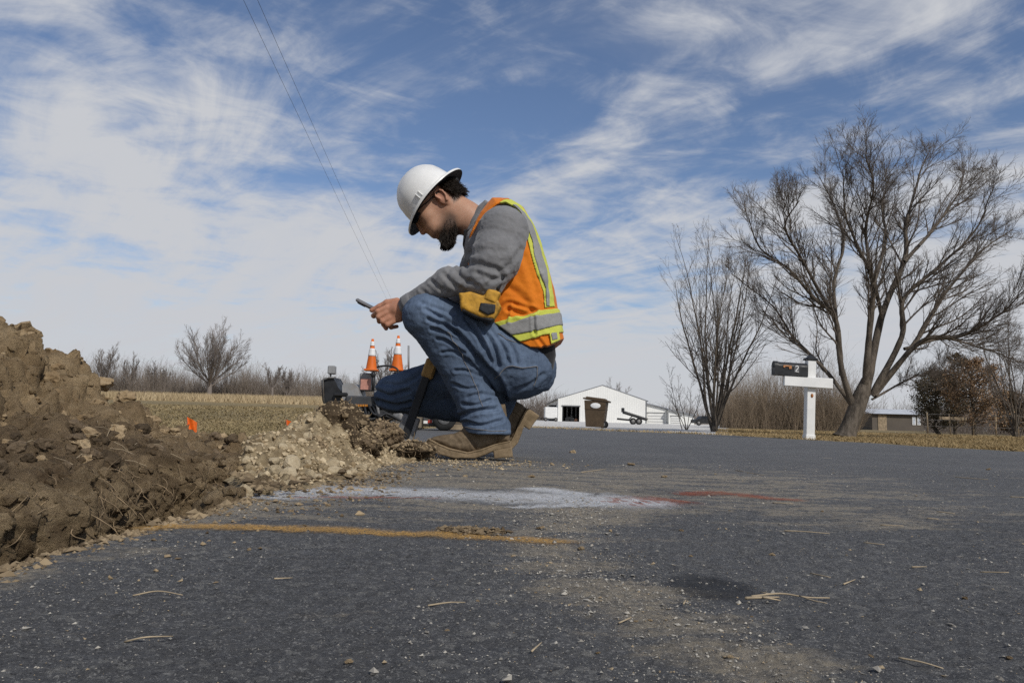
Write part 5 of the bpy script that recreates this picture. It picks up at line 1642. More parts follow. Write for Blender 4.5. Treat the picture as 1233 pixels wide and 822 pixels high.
def m_leather(name, a, b_):
    t = MT(name)
    pos = t.geo()
    c = t.mix(t.ramp(t.noise(30, 7, 0.7, pos), 0.32, 0.7), a, b_)
    c = t.mix(t.ramp(t.noise(12, 8, 0.75, pos), 0.5, 0.72, 0, 0.55), c, (0.30, 0.235, 0.155))
    b = t.bump(t.noise(180, 5, 0.6, pos), 0.3, 0.0025)
    return t.done(c, 0.75, b, 0.25)
M_BOOT = m_leather('brown_leather', (0.098, 0.070, 0.042), (0.165, 0.122, 0.076))
M_SOLE = m_leather('boot_sole', (0.15, 0.108, 0.062), (0.245, 0.18, 0.108))
def m_skin():
    t = MT('skin')
    pos = t.geo()
    c = t.attr('Col')
    c = t.mix(t.ramp(t.noise(120, 5, 0.7, pos), 0.3, 0.72, 0, 0.35), c, t.mix(1.0, c, (0.72, 0.6, 0.55), 'MULTIPLY'))
    b = t.bump(t.noise(420, 4, 0.6, pos), 0.25, 0.0012)
    return t.done(c, 0.55, b, 0.35, **{'Subsurface Weight': 0.06, 'Subsurface Radius': (0.01, 0.004, 0.002), 'Subsurface Scale': 0.5})
M_SKIN = m_skin()
def m_hair():
    t = MT('dark_hair')
    c = t.mix(t.ramp(t.noise(90, 4, 0.6, t.geo()), 0.35, 0.7), (0.010, 0.007, 0.005), (0.034, 0.024, 0.016))
    return t.done(c, 0.55, None, 0.35)
M_HAIR = m_hair()
M_HAT = plain('white_hard_hat', (0.70, 0.70, 0.68), 0.38, 0.04, 9, 0.05, 120, 0.001, 0.5, dirt=(0.45, 0.42, 0.37), dirt_amt=0.18)
M_HATIN = plain('hat_inside', (0.05, 0.05, 0.05), 0.8, 0.2, 20, 0)

# ---- head frame
YH = 2.88 + DYM
PF, PB = P(488, 277, YH), P(553, 204, YH)
hf = (PF - PB); hf[1] = 0; BR = np.linalg.norm(hf) / 2; hf /= np.linalg.norm(hf)
hs = np.array([0, 1.0, 0])                                  # away from the camera
hu = np.array([-hf[2], 0, hf[0]]); hu = hu if hu[2] > 0 else -hu
HC = (PF + PB) / 2
HAX = np.stack([hf, hs, hu])
def Hd(f, s, u):
    return HC + hf * f + hs * s + hu * u
def hl(px, py, dy=0.0):
    q = P(px, py, YH + dy) - HC
    return q @ hf, q @ hu

base_pt = J(585, 551, 2.80); base_pt[2] = 0.0
person = empty('person', base_pt, 'man crouching with a phone in hard hat, orange safety vest, jeans and brown boots', 'person')

# ---- body: one continuous surface (head, trunk, limbs, hands, feet)
def arm_pts(side):
    if side < 0:
        return [J(606, 279, 2.68), J(597, 312, 2.63), J(586, 338, 2.62), J(540, 339, 2.66), J(492, 367, 2.72)]
    return [J(600, 283, 3.10), J(580, 318, 3.16), J(562, 343, 3.16), J(525, 352, 3.06), J(484, 372, 2.92)]
def leg_pts(side):
    if side < 0:
        return [J(626, 442, 2.79), J(572, 410, 2.74), J(514, 380, 2.71), J(553, 442, 2.73), J(588, 512, 2.75)]
    return [J(632, 444, 2.98), J(550, 456, 3.02), J(475, 474, 3.03), J(540, 486, 3.03), J(609, 495, 3.02)]
def body():
    S = SDF((-0.66, 2.50, -0.005), (0.24, 3.48, 1.16), 0.0035)
    # skull and face
    S.ell(Hd(-0.012, 0, 0.035), (0.100, 0.078, 0.088), HAX, 0.01)
    S.ell(Hd(0.035, 0, -0.01), (0.082, 0.070, 0.085), HAX, 0.02)
    face = [(501, 262), (507, 272), (512, 279), (516, 282), (518.5, 284.5), (523, 286.5), (526, 286), (530, 288.5), (534, 291), (538, 293.5), (543, 292), (548, 286), (553, 276), (552, 255), (540, 236), (520, 234)]
    S.prism(pp(face, YH), YH - 0.058, YH + 0.058, 0.046, 0.012)
    for sg in (-1, 1):
        f, u = hl(514, 265); S.ell(Hd(f - 0.01, sg * 0.042, u), (0.030, 0.026, 0.026), HAX, 0.018)      # cheekbone
        f, u = hl(545, 272); S.ell(Hd(f, sg * 0.040, u), (0.040, 0.022, 0.030), HAX, 0.02)             # jaw angle
        f, u = hl(503.5, 264); S.ell(Hd(f + 0.006, sg * 0.032, u), (0.016, 0.016, 0.011), HAX, 0.006, 's')   # eye socket
        S.ell(Hd(f - 0.006, sg * 0.032, u), (0.0125, 0.0125, 0.0125), HAX, 0.003)                       # eyeball
    f0, u0 = hl(503, 268.5); f1, u1 = hl(509.3, 279.5)
    S.cap(Hd(f0, 0, u0), Hd(f1, 0, u1), 0.010, 0.0125, 0.008)                                            # nose
    for sg in (-1, 1):
        S.ell(Hd(f1 - 0.010, sg * 0.012, u1 - 0.002), (0.011, 0.008, 0.008), HAX, 0.005)
    f, u = hl(521, 284.5); S.cap(Hd(f - 0.004, -0.020, u), Hd(f - 0.004, 0.020, u), 0.007, 0.007, 0.005)   # lips
    f, u = hl(527, 286.5); S.cap(Hd(f - 0.004, -0.018, u), Hd(f - 0.004, 0.018, u), 0.008, 0.008, 0.005)
    f, u = hl(524, 286.6); S.cap(Hd(f, -0.024, u), Hd(f, 0.024, u), 0.0028, 0.0028, 0.003, op='s')
    # ears: rim, hollow, lobe
    for sg in (-1, 1):
        f, u = hl(531.5, 236.5, -0.08)
        e = lambda a, b, h=0.0: Hd(f + a, sg * (0.078 + h), u + b)
        S.ell(e(0, 0, -0.002), (0.021, 0.008, 0.033), np.stack([hf * 0.97 + hu * 0.24, hs, hu * 0.97 - hf * 0.24]), 0.004)
        rim = [e(0.012, -0.002, 0.007), e(0.016, 0.016, 0.009), e(0.006, 0.031, 0.011), e(-0.011, 0.029, 0.012), e(-0.019, 0.012, 0.012), e(-0.016, -0.010, 0.010), e(-0.004, -0.026, 0.007)]
        S.chain(rim, [0.0042] * 6 + [0.006], 0.003)
        S.ell(e(0.001, 0.0, 0.009), (0.009, 0.006, 0.013), HAX, 0.003, 's')
    # neck, trunk
    S.chain([Hd(-0.03, 0, -0.05), J(562, 262, 2.88), J(585, 278, 2.88)], [0.064, 0.062, 0.075], 0.03)
    S.chain([J(598, 285, 2.88), J(612, 325, 2.88), J(628, 380, 2.88), J(632, 436, 2.88)], [0.080, 0.092, 0.085, 0.085], 0.03, 1.35)
    for sd in (-1, 1):
        S.chain(arm_pts(sd), [0.052, 0.040, 0.028, 0.026, 0.026], 0.02)
        S.chain(leg_pts(sd), [0.10, 0.082, 0.062, 0.050, 0.028], 0.02)
    S.chain([J(590, 515, 2.75), J(588, 531, 2.75), J(545, 537, 2.75)], [0.026, 0.020, 0.010], 0.01)
    S.chain([J(609, 495, 3.02), J(618, 505, 3.02), J(609, 530, 3.02)], [0.024, 0.018, 0.010], 0.01)
    # near hand: wrist, palm, thumb on the glass, four fingers curled beneath the phone
    Yn = 2.745
    S.cap(J(494, 366, Yn - 0.01), J(480, 373, Yn), 0.030, 0.031, 0.012)
    S.cap(J(482, 371, Yn), J(468, 374, Yn + 0.005), 0.034, 0.026, 0.012, 0.8)
    S.cap(J(480, 381, Yn), J(470, 384, Yn), 0.024, 0.020, 0.012, 0.8)
    S.chain([J(478, 363, Yn + 0.02), J(466, 364.5, Yn + 0.025), J(457, 369, Yn + 0.03), J(447.5, 373.5, Yn + 0.035)], [0.016, 0.0135, 0.0115, 0.0095], 0.006)
    fing = [((466, 370), (455, 375), (450, 380), 0.03), ((466, 376), (456, 381.5), (457, 386.5), 0.03), ((469, 382), (461, 387), (464, 391), 0.025), ((474, 387), (467, 391), (471, 394), 0.02)]
    for q, (a, b, c, dy) in enumerate(fing):
        r = [0.0125, 0.0125, 0.012, 0.0105][q]
        S.chain([J(*a, Yn - 0.006), J(*b, Yn - 0.008), J(*c, Yn + dy), J(c[0] + 7, c[1] - 1, Yn + dy + 0.03)], [r, r * 0.92, r * 0.85, r * 0.75], 0.004)
    # far hand: mirrored grip behind the phone
    Yf = 2.90
    S.cap(J(486, 371, Yf + 0.02), J(470, 377, Yf), 0.030, 0.030, 0.012)
    S.chain([J(474, 369, Yf - 0.02), J(462, 370, Yf - 0.03), J(453, 374, Yf - 0.045)], [0.014, 0.012, 0.009], 0.006)
    for q in range(4):
        a = (464 + 2 * q, 373 + 4.5 * q)
        S.chain([J(*a, Yf), J(a[0] - 8, a[1] + 4, Yf - 0.005), J(a[0] - 5, a[1] + 9, Yf - 0.04)], [0.0115, 0.0105, 0.009], 0.004)
    V, F = S.mesh(1)
    # skin tone, redder ear / nose / knuckles, stubble on cheek and jaw
    col = np.tile(np.array([0.43, 0.245, 0.16]), (len(V), 1))
    q = V - HC; f, s_, u = q @ hf, q @ hs, q @ hu
    px, py = project(V)
    head = np.linalg.norm(q, axis=1) < 0.28
    ru = np.exp(-(((px - 531) / 9) ** 2 + ((py - 237) / 15) ** 2)) * head + np.exp(-(((px - 510) / 5) ** 2 + ((py - 281) / 5) ** 2)) * head
    col = col * (1 - 0.5 * ru[:, None]) + np.array([0.42, 0.18, 0.125]) * 0.5 * ru[:, None]
    hand = (px < 496) & (V[:, 1] < 3.2) & (py > 350) & (py < 400)
    col[hand] = col[hand] * np.array([1.0, 0.86, 0.82])
    poly = np.array([(516, 283), (524, 279), (530, 268), (529, 254), (535, 251), (546, 262), (553, 275), (550, 288), (540, 300), (526, 292)], float)
    sd = poly_sd(px, py, poly)
    st = sstep(5, -5, sd + 3 * fbm(V * 60, 2, 5)) * head
    strong = sstep(8, -3, poly_sd(px, py, np.array([(527, 288), (532, 274), (538, 264), (542, 257), (548, 262), (552, 276), (549, 290), (538, 300)], float))) * head
    lipm = np.exp(-(((px - 524.5) / 4.5) ** 2 + ((py - 286) / 2.5) ** 2)) * head
    col = col * (1 - 0.42 * st[:, None]) + np.array([0.075, 0.05, 0.035]) * 0.42 * st[:, None]
    col = col * (1 - 0.75 * strong[:, None]) + np.array([0.02, 0.014, 0.010]) * 0.75 * strong[:, None]
    col = col * (1 - 0.4 * lipm[:, None]) + np.array([0.30, 0.12, 0.10]) * 0.4 * lipm[:, None]
    scalp = sstep(0.012, -0.012, f + 0.055 + 0.2 * (u + 0.02)) * sstep(-0.105, -0.085, u) * (np.linalg.norm(q, axis=1) < 0.19)
    scalp = np.maximum(scalp, sstep(0.01, 0.03, u) * head)
    col = col * (1 - 0.9 * scalp[:, None]) + np.array([0.012, 0.009, 0.007]) * 0.9 * scalp[:, None]
    mk('body', V, F, M_SKIN, person, attrs={'Col': col})
body()

# ---- hair at the nape, goatee, brows
def tufts(name, mask_fn, n, length, r0, seed, flow, mat=M_HAIR, curl=0.6):
    r = np.random.default_rng(seed)
    t = TB()
    S, D = mask_fn(r, n)
    L = np.full(len(S), length) * r.uniform(0.6, 1.3, len(S))
    p = [S]; d = D / np.linalg.norm(D, axis=1)[:, None]
    for k in range(6):
        d = d + r.normal(0, curl * 0.35, d.shape) + flow; d /= np.linalg.norm(d, axis=1)[:, None]
        p.append(p[-1] + d * (L / 6)[:, None])
    t.add(np.stack(p, 1), taper(np.full(len(S), r0), 7, 0.35), 4)
    V, F = t.get()
    return mk(name, V, F, mat, person, kind='stuff')
def nape(r, n):
    th = r.uniform(0.50 * np.pi, 1.0 * np.pi, n) * r.choice([-1, 1], n)
    uu = r.uniform(-0.078, 0.000, n)
    x = np.stack([np.cos(th) * 0.106 - 0.010, np.sin(th) * 0.084, uu], 1)
    k = (x[:, 0] < -0.052 - 0.25 * np.clip(-uu - 0.02, 0, 1))
    x = x[k]
    S = HC + x[:, :1] * hf + x[:, 1:2] * hs + x[:, 2:] * hu
    nn = np.stack([np.cos(th), np.sin(th), 0 * th], 1)[k]
    D = (nn[:, :1] * hf + nn[:, 1:2] * hs) * 0.9 - hu * 0.6 + r.normal(0, 0.3, (k.sum(), 3))
    return S - 0.006 * D, D
tufts('hair', nape, 2800, 0.027, 0.0014, 8, -0.20 * hu)
def goat(r, n):
    f, u = hl(537, 287)
    v = r.normal(size=(n, 3)); v /= np.linalg.norm(v, axis=1)[:, None]
    v[:, 2] = -np.abs(v[:, 2]) * 0.9 + 0.15
    S = Hd(f, 0, u) + v[:, :1] * hf * 0.026 + v[:, 1:2] * hs * 0.034 + v[:, 2:] * hu * 0.028
    D = v[:, :1] * hf * 0.5 + v[:, 1:2] * hs * 0.35 - hu * 0.5 + np.array([0, 0, -0.55])
    return S, D
tufts('beard', goat, 2200, 0.026, 0.0013, 9, np.array([0.02, 0, -0.10]), curl=0.45)
def stub(r, n):
    px, py = r.uniform(529, 552, n), r.uniform(262, 298, n)
    k = poly_sd(px, py, np.array([(527, 288), (532, 275), (537, 265), (541, 258), (547, 262), (551, 276), (548, 288), (538, 298)], float)) < 0
    px, py = px[k], py[k]
    S = []
    for a, b in zip(px, py):
        S.append(P(a, b, YH - r.uniform(0.012, 0.062)))
    S = np.array(S)
    return S, np.tile(np.array([0.1, -0.6, -0.8]), (len(S), 1)) + r.normal(0, 0.3, (len(S), 3))
tufts('stubble', stub, 5200, 0.013, 0.0008, 10, np.array([0.05, 0, -0.1]), curl=0.4)

# ---- hard hat with full brim
def hat():
    nth = 96
    th = np.linspace(0, 2 * np.pi, nth, endpoint=False)
    cf, cs = 0.128, 0.112                                   # crown half-axes at the brim
    H = 0.150
    bf, bs = BR, BR * 0.90
    outer = []
    for t in np.linspace(0, 1, 26):                          # apex to crown foot
        a = t * math.pi / 2
        outer.append((math.sin(a) ** 0.86, H * math.cos(a) ** 0.92, 0.0))
    prof = [(r, z, 0.0) for r, z, _ in outer]
    for t in (0.15, 0.4, 0.7, 0.92, 1.0):
        prof.append((1.0, 0.004 - 0.012 * t ** 1.5, t))
    prof.append((1.0, -0.012, 1.012)); prof.append((1.0, -0.0165, 1.0))
    for t in (0.8, 0.5, 0.2, 0.0):
        prof.append((1.0, 0.0 - 0.012 * t ** 1.5 - 0.003, t))
    n_out = len(prof)
    for t in np.linspace(1, 0.02, 14):
        a = t * math.pi / 2
        prof.append((math.sin(a) ** 0.86 * 0.965, (H - 0.006) * math.cos(a) ** 0.92 - 0.002, 0.0))
    V = []
    for r, z, bt in prof:
        x = np.cos(th) * (cf * r * (1 - bt) + bf * bt)
        y = np.sin(th) * (cs * r * (1 - bt) + bs * bt)
        zz = np.full(nth, z)
        droop = bt * (0.010 * np.abs(np.sin(th)) ** 2 * 0.4 - 0.012 * np.clip(np.cos(th), 0, 1) ** 2)
        rib = 0.0
        if bt == 0:
            for w0 in (-0.030, 0.0, 0.030):
                rib = rib + 0.0038 * np.exp(-((y - w0) / 0.006) ** 2) * (r > 0.08) * np.clip((z - 0.045) / 0.04, 0, 1) * (np.abs(x) < 0.12)
        k = 1 + rib / max(0.05, math.hypot(cf * r, z))
        V.append(np.stack([x * k, y * k, (zz + droop) * (k if bt == 0 else 1)], 1))
    V = np.stack(V, 1).reshape(-1, 3)
    m = len(prof)
    F = np.array([(i * m + j, i * m + j + 1, ((i + 1) % nth) * m + j + 1, ((i + 1) % nth) * m + j) for i in range(nth) for j in range(m - 1)])
    W = HC + V[:, :1] * hf + V[:, 1:2] * hs + V[:, 2:] * hu
    n = vnorm(W, F)
    if (n[2 * m + 5] @ hu) < 0:
        F = F[:, ::-1]
    Fo = F.reshape(nth, m - 1, 4)
    o = mk('hard_hat', W, Fo[:, :n_out - 5].reshape(-1, 4), M_HAT, person)
    mk('lining', W, Fo[:, n_out - 5:].reshape(-1, 4), M_HATIN, o)
    # suspension band and side slot
    a = np.linspace(0, 2 * np.pi, 60, endpoint=False)
    rows = [np.stack([np.cos(a) * 0.110, np.sin(a) * 0.094, np.full(60, z)], 1) for z in (-0.002, 0.020)]
    Vb = np.concatenate(rows); Fb = np.array([(i, (i + 1) % 60, 60 + (i + 1) % 60, 60 + i) for i in range(60)])
    mk('sweatband', HC + Vb[:, :1] * hf + Vb[:, 1:2] * hs + Vb[:, 2:] * hu, Fb, M_BLKCLOTH, o)
    for f0 in (0.030, 0.046):
        q = MB().box((0, 0, 0), (0.0045, 0.012, 0.026), bevel=0.001)
        Vq = np.concatenate(q.V) + np.array([f0, -0.108, 0.024])
        mk('accessory_slot', HC + Vq[:, :1] * hf + Vq[:, 1:2] * hs + Vq[:, 2:] * hu, q.F, M_HAT, o, False)
    # ratchet knob at the back
    q = MB().lathe([(0, 0.012), (0.013, 0.012), (0.016, 0.004), (0.016, -0.006)], (0, 0, 0), 14, rot=rotm('Y', R(-90)))
    Vq = np.concatenate(q.V) + np.array([-0.125, 0, -0.018])
    mk('ratchet_knob', HC + Vq[:, :1] * hf + Vq[:, 1:2] * hs + Vq[:, 2:] * hu, q.F, M_BLACK, o)
hat()
# ---- dark wrap-around glasses
def glasses():
    f, u = hl(503, 263)
    a = np.linspace(-1.25, 1.25, 26)
    x = f - 0.030 + 0.052 * np.cos(a); y = 0.069 * np.sin(a)
    V = []
    for z0, k in ((0.013, 1.0), (0.0, 1.03), (-0.017, 0.98)):
        zz = u + z0 * (1 - 0.2 * (np.abs(a) / 1.25) ** 2) + 0.006 * np.exp(-(y / 0.012) ** 2) * (z0 < 0)
        V.append(Hd(0, 0, 0) + np.outer(x * k - f * (k - 1) * 0, hf) + np.outer(y, hs) + np.outer(zz, hu))
    V = np.concatenate(V)
    F = np.array([(r * 26 + i, r * 26 + i + 1, (r + 1) * 26 + i + 1, (r + 1) * 26 + i) for r in (0, 1) for i in range(25)])
    o = mk('glasses', V, F, M_GLASS, person)
    for sg in (-1, 1):
        fe, ue = hl(529, 231, -0.08)
        MB().tube([Hd(f - 0.015, sg * 0.067, u + 0.006), Hd((f + fe) / 2, sg * 0.078, (u + ue) / 2 + 0.002), Hd(fe - 0.008, sg * 0.083, ue)], 0.0024, 6).build('temple', M_BLACK, o, True)
glasses()

# ---- grey work shirt
TORSO = [(590, 243), (612, 243), (629, 255), (640, 278), (651, 308), (659, 338), (664, 368), (667, 392), (664, 408), (650, 414), (612, 412), (588, 396), (578, 372), (570, 342), (564, 315), (561, 296), (563, 282), (574, 262)]
def torso_sdf(S, poly, infl, k=0.02):
    pol = pp(poly, 2.80 + DYM)
    S.prism(pol, 2.88 + DYM - 0.195 - infl, 2.88 + DYM + 0.195 + infl, 0.115 + infl, k)
    if infl:
        S.F -= infl * 0.0
def shirt():
    S = SDF((-0.55, 2.62, 0.28), (0.25, 3.45, 1.06), 0.0036)
    torso_sdf(S, TORSO, 0.0)
    ap = arm_pts(-1)
    S.chain(ap[:3], [0.100, 0.090, 0.066], 0.03)
    S.chain(ap[2:], [0.064, 0.052, 0.040], 0.025)
    bp = arm_pts(1)
    S.chain(bp, [0.098, 0.085, 0.064, 0.052, 0.040], 0.03)
    S.ell(J(578, 300, 2.80), (0.055, 0.075, 0.07), None, 0.03)
    S.ell(J(562, 352, 2.92), (0.07, 0.09, 0.05), None, 0.03)
    S.ell(J(553, 364, 2.95), (0.07, 0.09, 0.045), None, 0.03)
    V, F = S.mesh(1)
    fo = [([(562, 322), (556, 316), (552, 328)], 2.2, -0.010), ([(566, 305), (585, 300), (608, 303)], 3.5, -0.007), ([(560, 318), (580, 318), (600, 326)], 3.2, -0.009), ([(548, 325), (558, 336), (575, 344)], 2.6, -0.010),
          ([(534, 330), (545, 342), (560, 351)], 2.4, -0.009), ([(520, 339), (530, 347), (541, 352)], 2.2, -0.008), ([(508, 349), (514, 354), (523, 358)], 2.0, -0.006), ([(575, 330), (590, 335), (606, 332)], 2.6, -0.009),
          ([(570, 278), (590, 275), (612, 282)], 4, -0.005), ([(583, 350), (590, 340), (604, 334)], 2.4, -0.008), ([(628, 300), (615, 318), (602, 328)], 2.8, -0.008), ([(545, 320), (536, 336), (532, 350)], 2.2, -0.006), ([(566, 292), (572, 310), (570, 330)], 3.0, 0.005), ([(556, 345), (566, 338), (580, 337)], 2.2, -0.007)]
    V = folds(V, F, [(a, b * 1.15, c * 0.62) for a, b, c in fo], 3.1)
    V = wrinkle(V, F, lambda V: 0.0030 * fbm(V * np.array([22, 22, 34]), 3, 12) + 0.0020 * fbm(V * 60, 2, 13))
    mk('shirt', V, F, M_SHIRT, person)
    C = SDF((-0.30, 2.85, 0.75), (0.02, 3.25, 1.06), 0.003)
    C.prism(pp([(584, 238.5), (590, 243), (581, 262), (572, 281), (561, 278), (566, 262), (575, 247)], 2.81 + DYM), 2.88 + DYM - 0.082, 2.88 + DYM + 0.082, 0.035, 0)
    V, F = C.mesh(1)
    V = wrinkle(V, F, lambda V: 0.0015 * fbm(V * 40, 2, 15))
    mk('collar', V, F, M_SHIRT, person)
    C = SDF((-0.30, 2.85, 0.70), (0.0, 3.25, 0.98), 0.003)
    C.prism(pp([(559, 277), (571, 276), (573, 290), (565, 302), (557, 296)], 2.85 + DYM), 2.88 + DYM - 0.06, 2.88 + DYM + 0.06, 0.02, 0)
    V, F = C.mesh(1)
    mk('throat_piece', V, F, M_BLKCLOTH, person)  # small black piece filling the opening below the collar
    # cuff
    w = ap[4]; d = (ap[4] - ap[3]) / np.linalg.norm(ap[4] - ap[3])
    MB().tube([w - d * 0.03, w - d * 0.015, w, w + d * 0.012, w + d * 0.013], [0.043, 0.044, 0.0435, 0.042, 0.036], 24).build('cuff', M_SHIRT, person, True)
shirt()

# ---- safety vest
VEST = [(592, 240), (612, 240.5), (630, 251), (642, 272), (653, 298), (661, 324), (667, 350), (672, 374), (676, 395), (680, 412), (686, 450), (660, 475), (620, 470), (590, 440), (574, 400), (572, 366), (570, 340), (563, 315), (560, 296), (563, 280), (576, 258)]
HEM = [(520, 200), (740, 200), (740, 392), (679, 407), (662, 416.5), (650, 419.5), (638, 419), (624, 412), (608, 400), (592, 388), (560, 366)]
def vest():
    lo, hi = (-0.28, 2.68, 0.40), (0.28, 3.36, 1.06)
    def base(infl):
        S = SDF(lo, hi, 0.0034)
        S.prism(pp(VEST, 2.80 + DYM), 2.88 + DYM - 0.208 - infl, 2.88 + DYM + 0.208 + infl, 0.12, 0)
        S.F -= infl
        return S
    hole = [(599, 249), (609, 247), (622, 254), (629, 271), (631.5, 291), (627, 308), (617, 325), (608, 340), (600, 356), (585, 366), (540, 345), (540, 300), (566, 288), (576, 270)]
    front = [(594, 236), (720, 236), (720, 460), (570, 460), (572, 360), (560, 310), (568, 286), (577, 266)]
    def cut(S):
        S.prism(pp(front, 2.80 + DYM), 2.0, 4.0, 0, 0.003, 'i')
        S.prism(pp(HEM, 2.72 + DYM), 2.0, 4.0, 0, 0.002, 'i')
        S.prism(pp(hole, 2.74 + DYM), 2.4, 2.83 + DYM, 0.0, 0.003, 's')
        S.prism(pp(hole, 3.0 + DYM), 2.95 + DYM, 3.6, 0.0, 0.003, 's')
    fo = [([(640, 375), (630, 378), (612, 372)], 3.0, -0.010), ([(616, 368), (615, 378), (612, 388)], 2.0, 0.008), ([(600, 372), (612, 365), (625, 368), (645, 374)], 2.4, -0.008), ([(643, 383), (643, 392), (644, 402)], 1.8, -0.007), ([(650, 335), (655, 345), (656, 358)], 3, -0.005),
          ([(610, 345), (622, 352), (636, 366)], 4, -0.006), ([(648, 408), (652, 413), (655, 417)], 2, -0.006), ([(632, 310), (640, 330), (646, 352)], 4.5, -0.004)]
    def fin(S, name, mat, parent):
        V, F = S.mesh(1)
        V = folds(V, F, fo, 3.2)
        V = wrinkle(V, F, lambda V: 0.0042 * fbm(V * np.array([9, 9, 12]), 3, 22) + 0.0014 * fbm(V * 45, 2, 23))
        return mk(name, V, F, mat, parent)
    S = base(0.0); cut(S)
    v = fin(S, 'safety_vest', M_ORANGE, person)
    YS = 2.705 + DYM
    ylw = [(600, 246), (606, 240), (616, 236), (630, 245), (642, 264), (652, 286), (658, 304), (662.5, 325), (665, 345), (669, 368), (655.5, 372), (654, 352), (646, 330), (638, 303), (633, 280), (626, 258), (613, 247)]
    slv = [(622, 246), (632, 254), (640, 266), (648.5, 287), (653.5, 306), (659, 326), (659.5, 342), (662.5, 369), (657.5, 370), (656.5, 346), (650, 331), (643, 309), (641, 291), (635, 275), (627, 256), (616, 246)]
    S = base(0.0035); cut(S); S.prism(pp(ylw, YS), 2.4, 2.90 + DYM, 0, 0.002, 'i'); fin(S, 'trim_stripe', M_YEL, v)
    S = base(0.0062); cut(S); S.prism(pp(slv, YS), 2.4, 2.90 + DYM, 0, 0.002, 'i'); fin(S, 'reflective_stripe', M_SILV, v)
    by = [(590, 391), (613, 385), (642, 377.5), (655, 373.5), (671, 370), (700, 364), (700, 392), (675, 399.5), (661, 403), (647, 406), (632, 411), (600, 418)]
    bs_ = [(590, 396), (613, 390.5), (643, 383), (671.5, 375.5), (700, 368), (700, 384), (674, 390.5), (661.5, 395), (646, 399.5), (625, 403.5), (600, 408)]
    S = base(0.0048); cut(S); S.prism(pp(by, YS), 2.0, 4.0, 0, 0.002, 'i'); fin(S, 'trim_stripe', M_YEL, v)
    S = base(0.0078); cut(S); S.prism(pp(bs_, YS), 2.0, 4.0, 0, 0.002, 'i'); fin(S, 'reflective_stripe', M_SILV, v)
    S = base(0.0056); cut(S); S.prism(pp([(660.5, 399), (673, 397), (675, 411), (663, 415)], YS), 2.0, 2.9 + DYM, 0, 0.002, 'i'); fin(S, 'trim_patch', M_YEL, v)
    S = base(0.0074); cut(S); S.prism(pp([(663, 401.5), (670.5, 400), (671.5, 408.5), (664.5, 411)], YS), 2.0, 2.9 + DYM, 0, 0.002, 'i'); fin(S, 'reflective_patch', M_SILV, v)
vest()

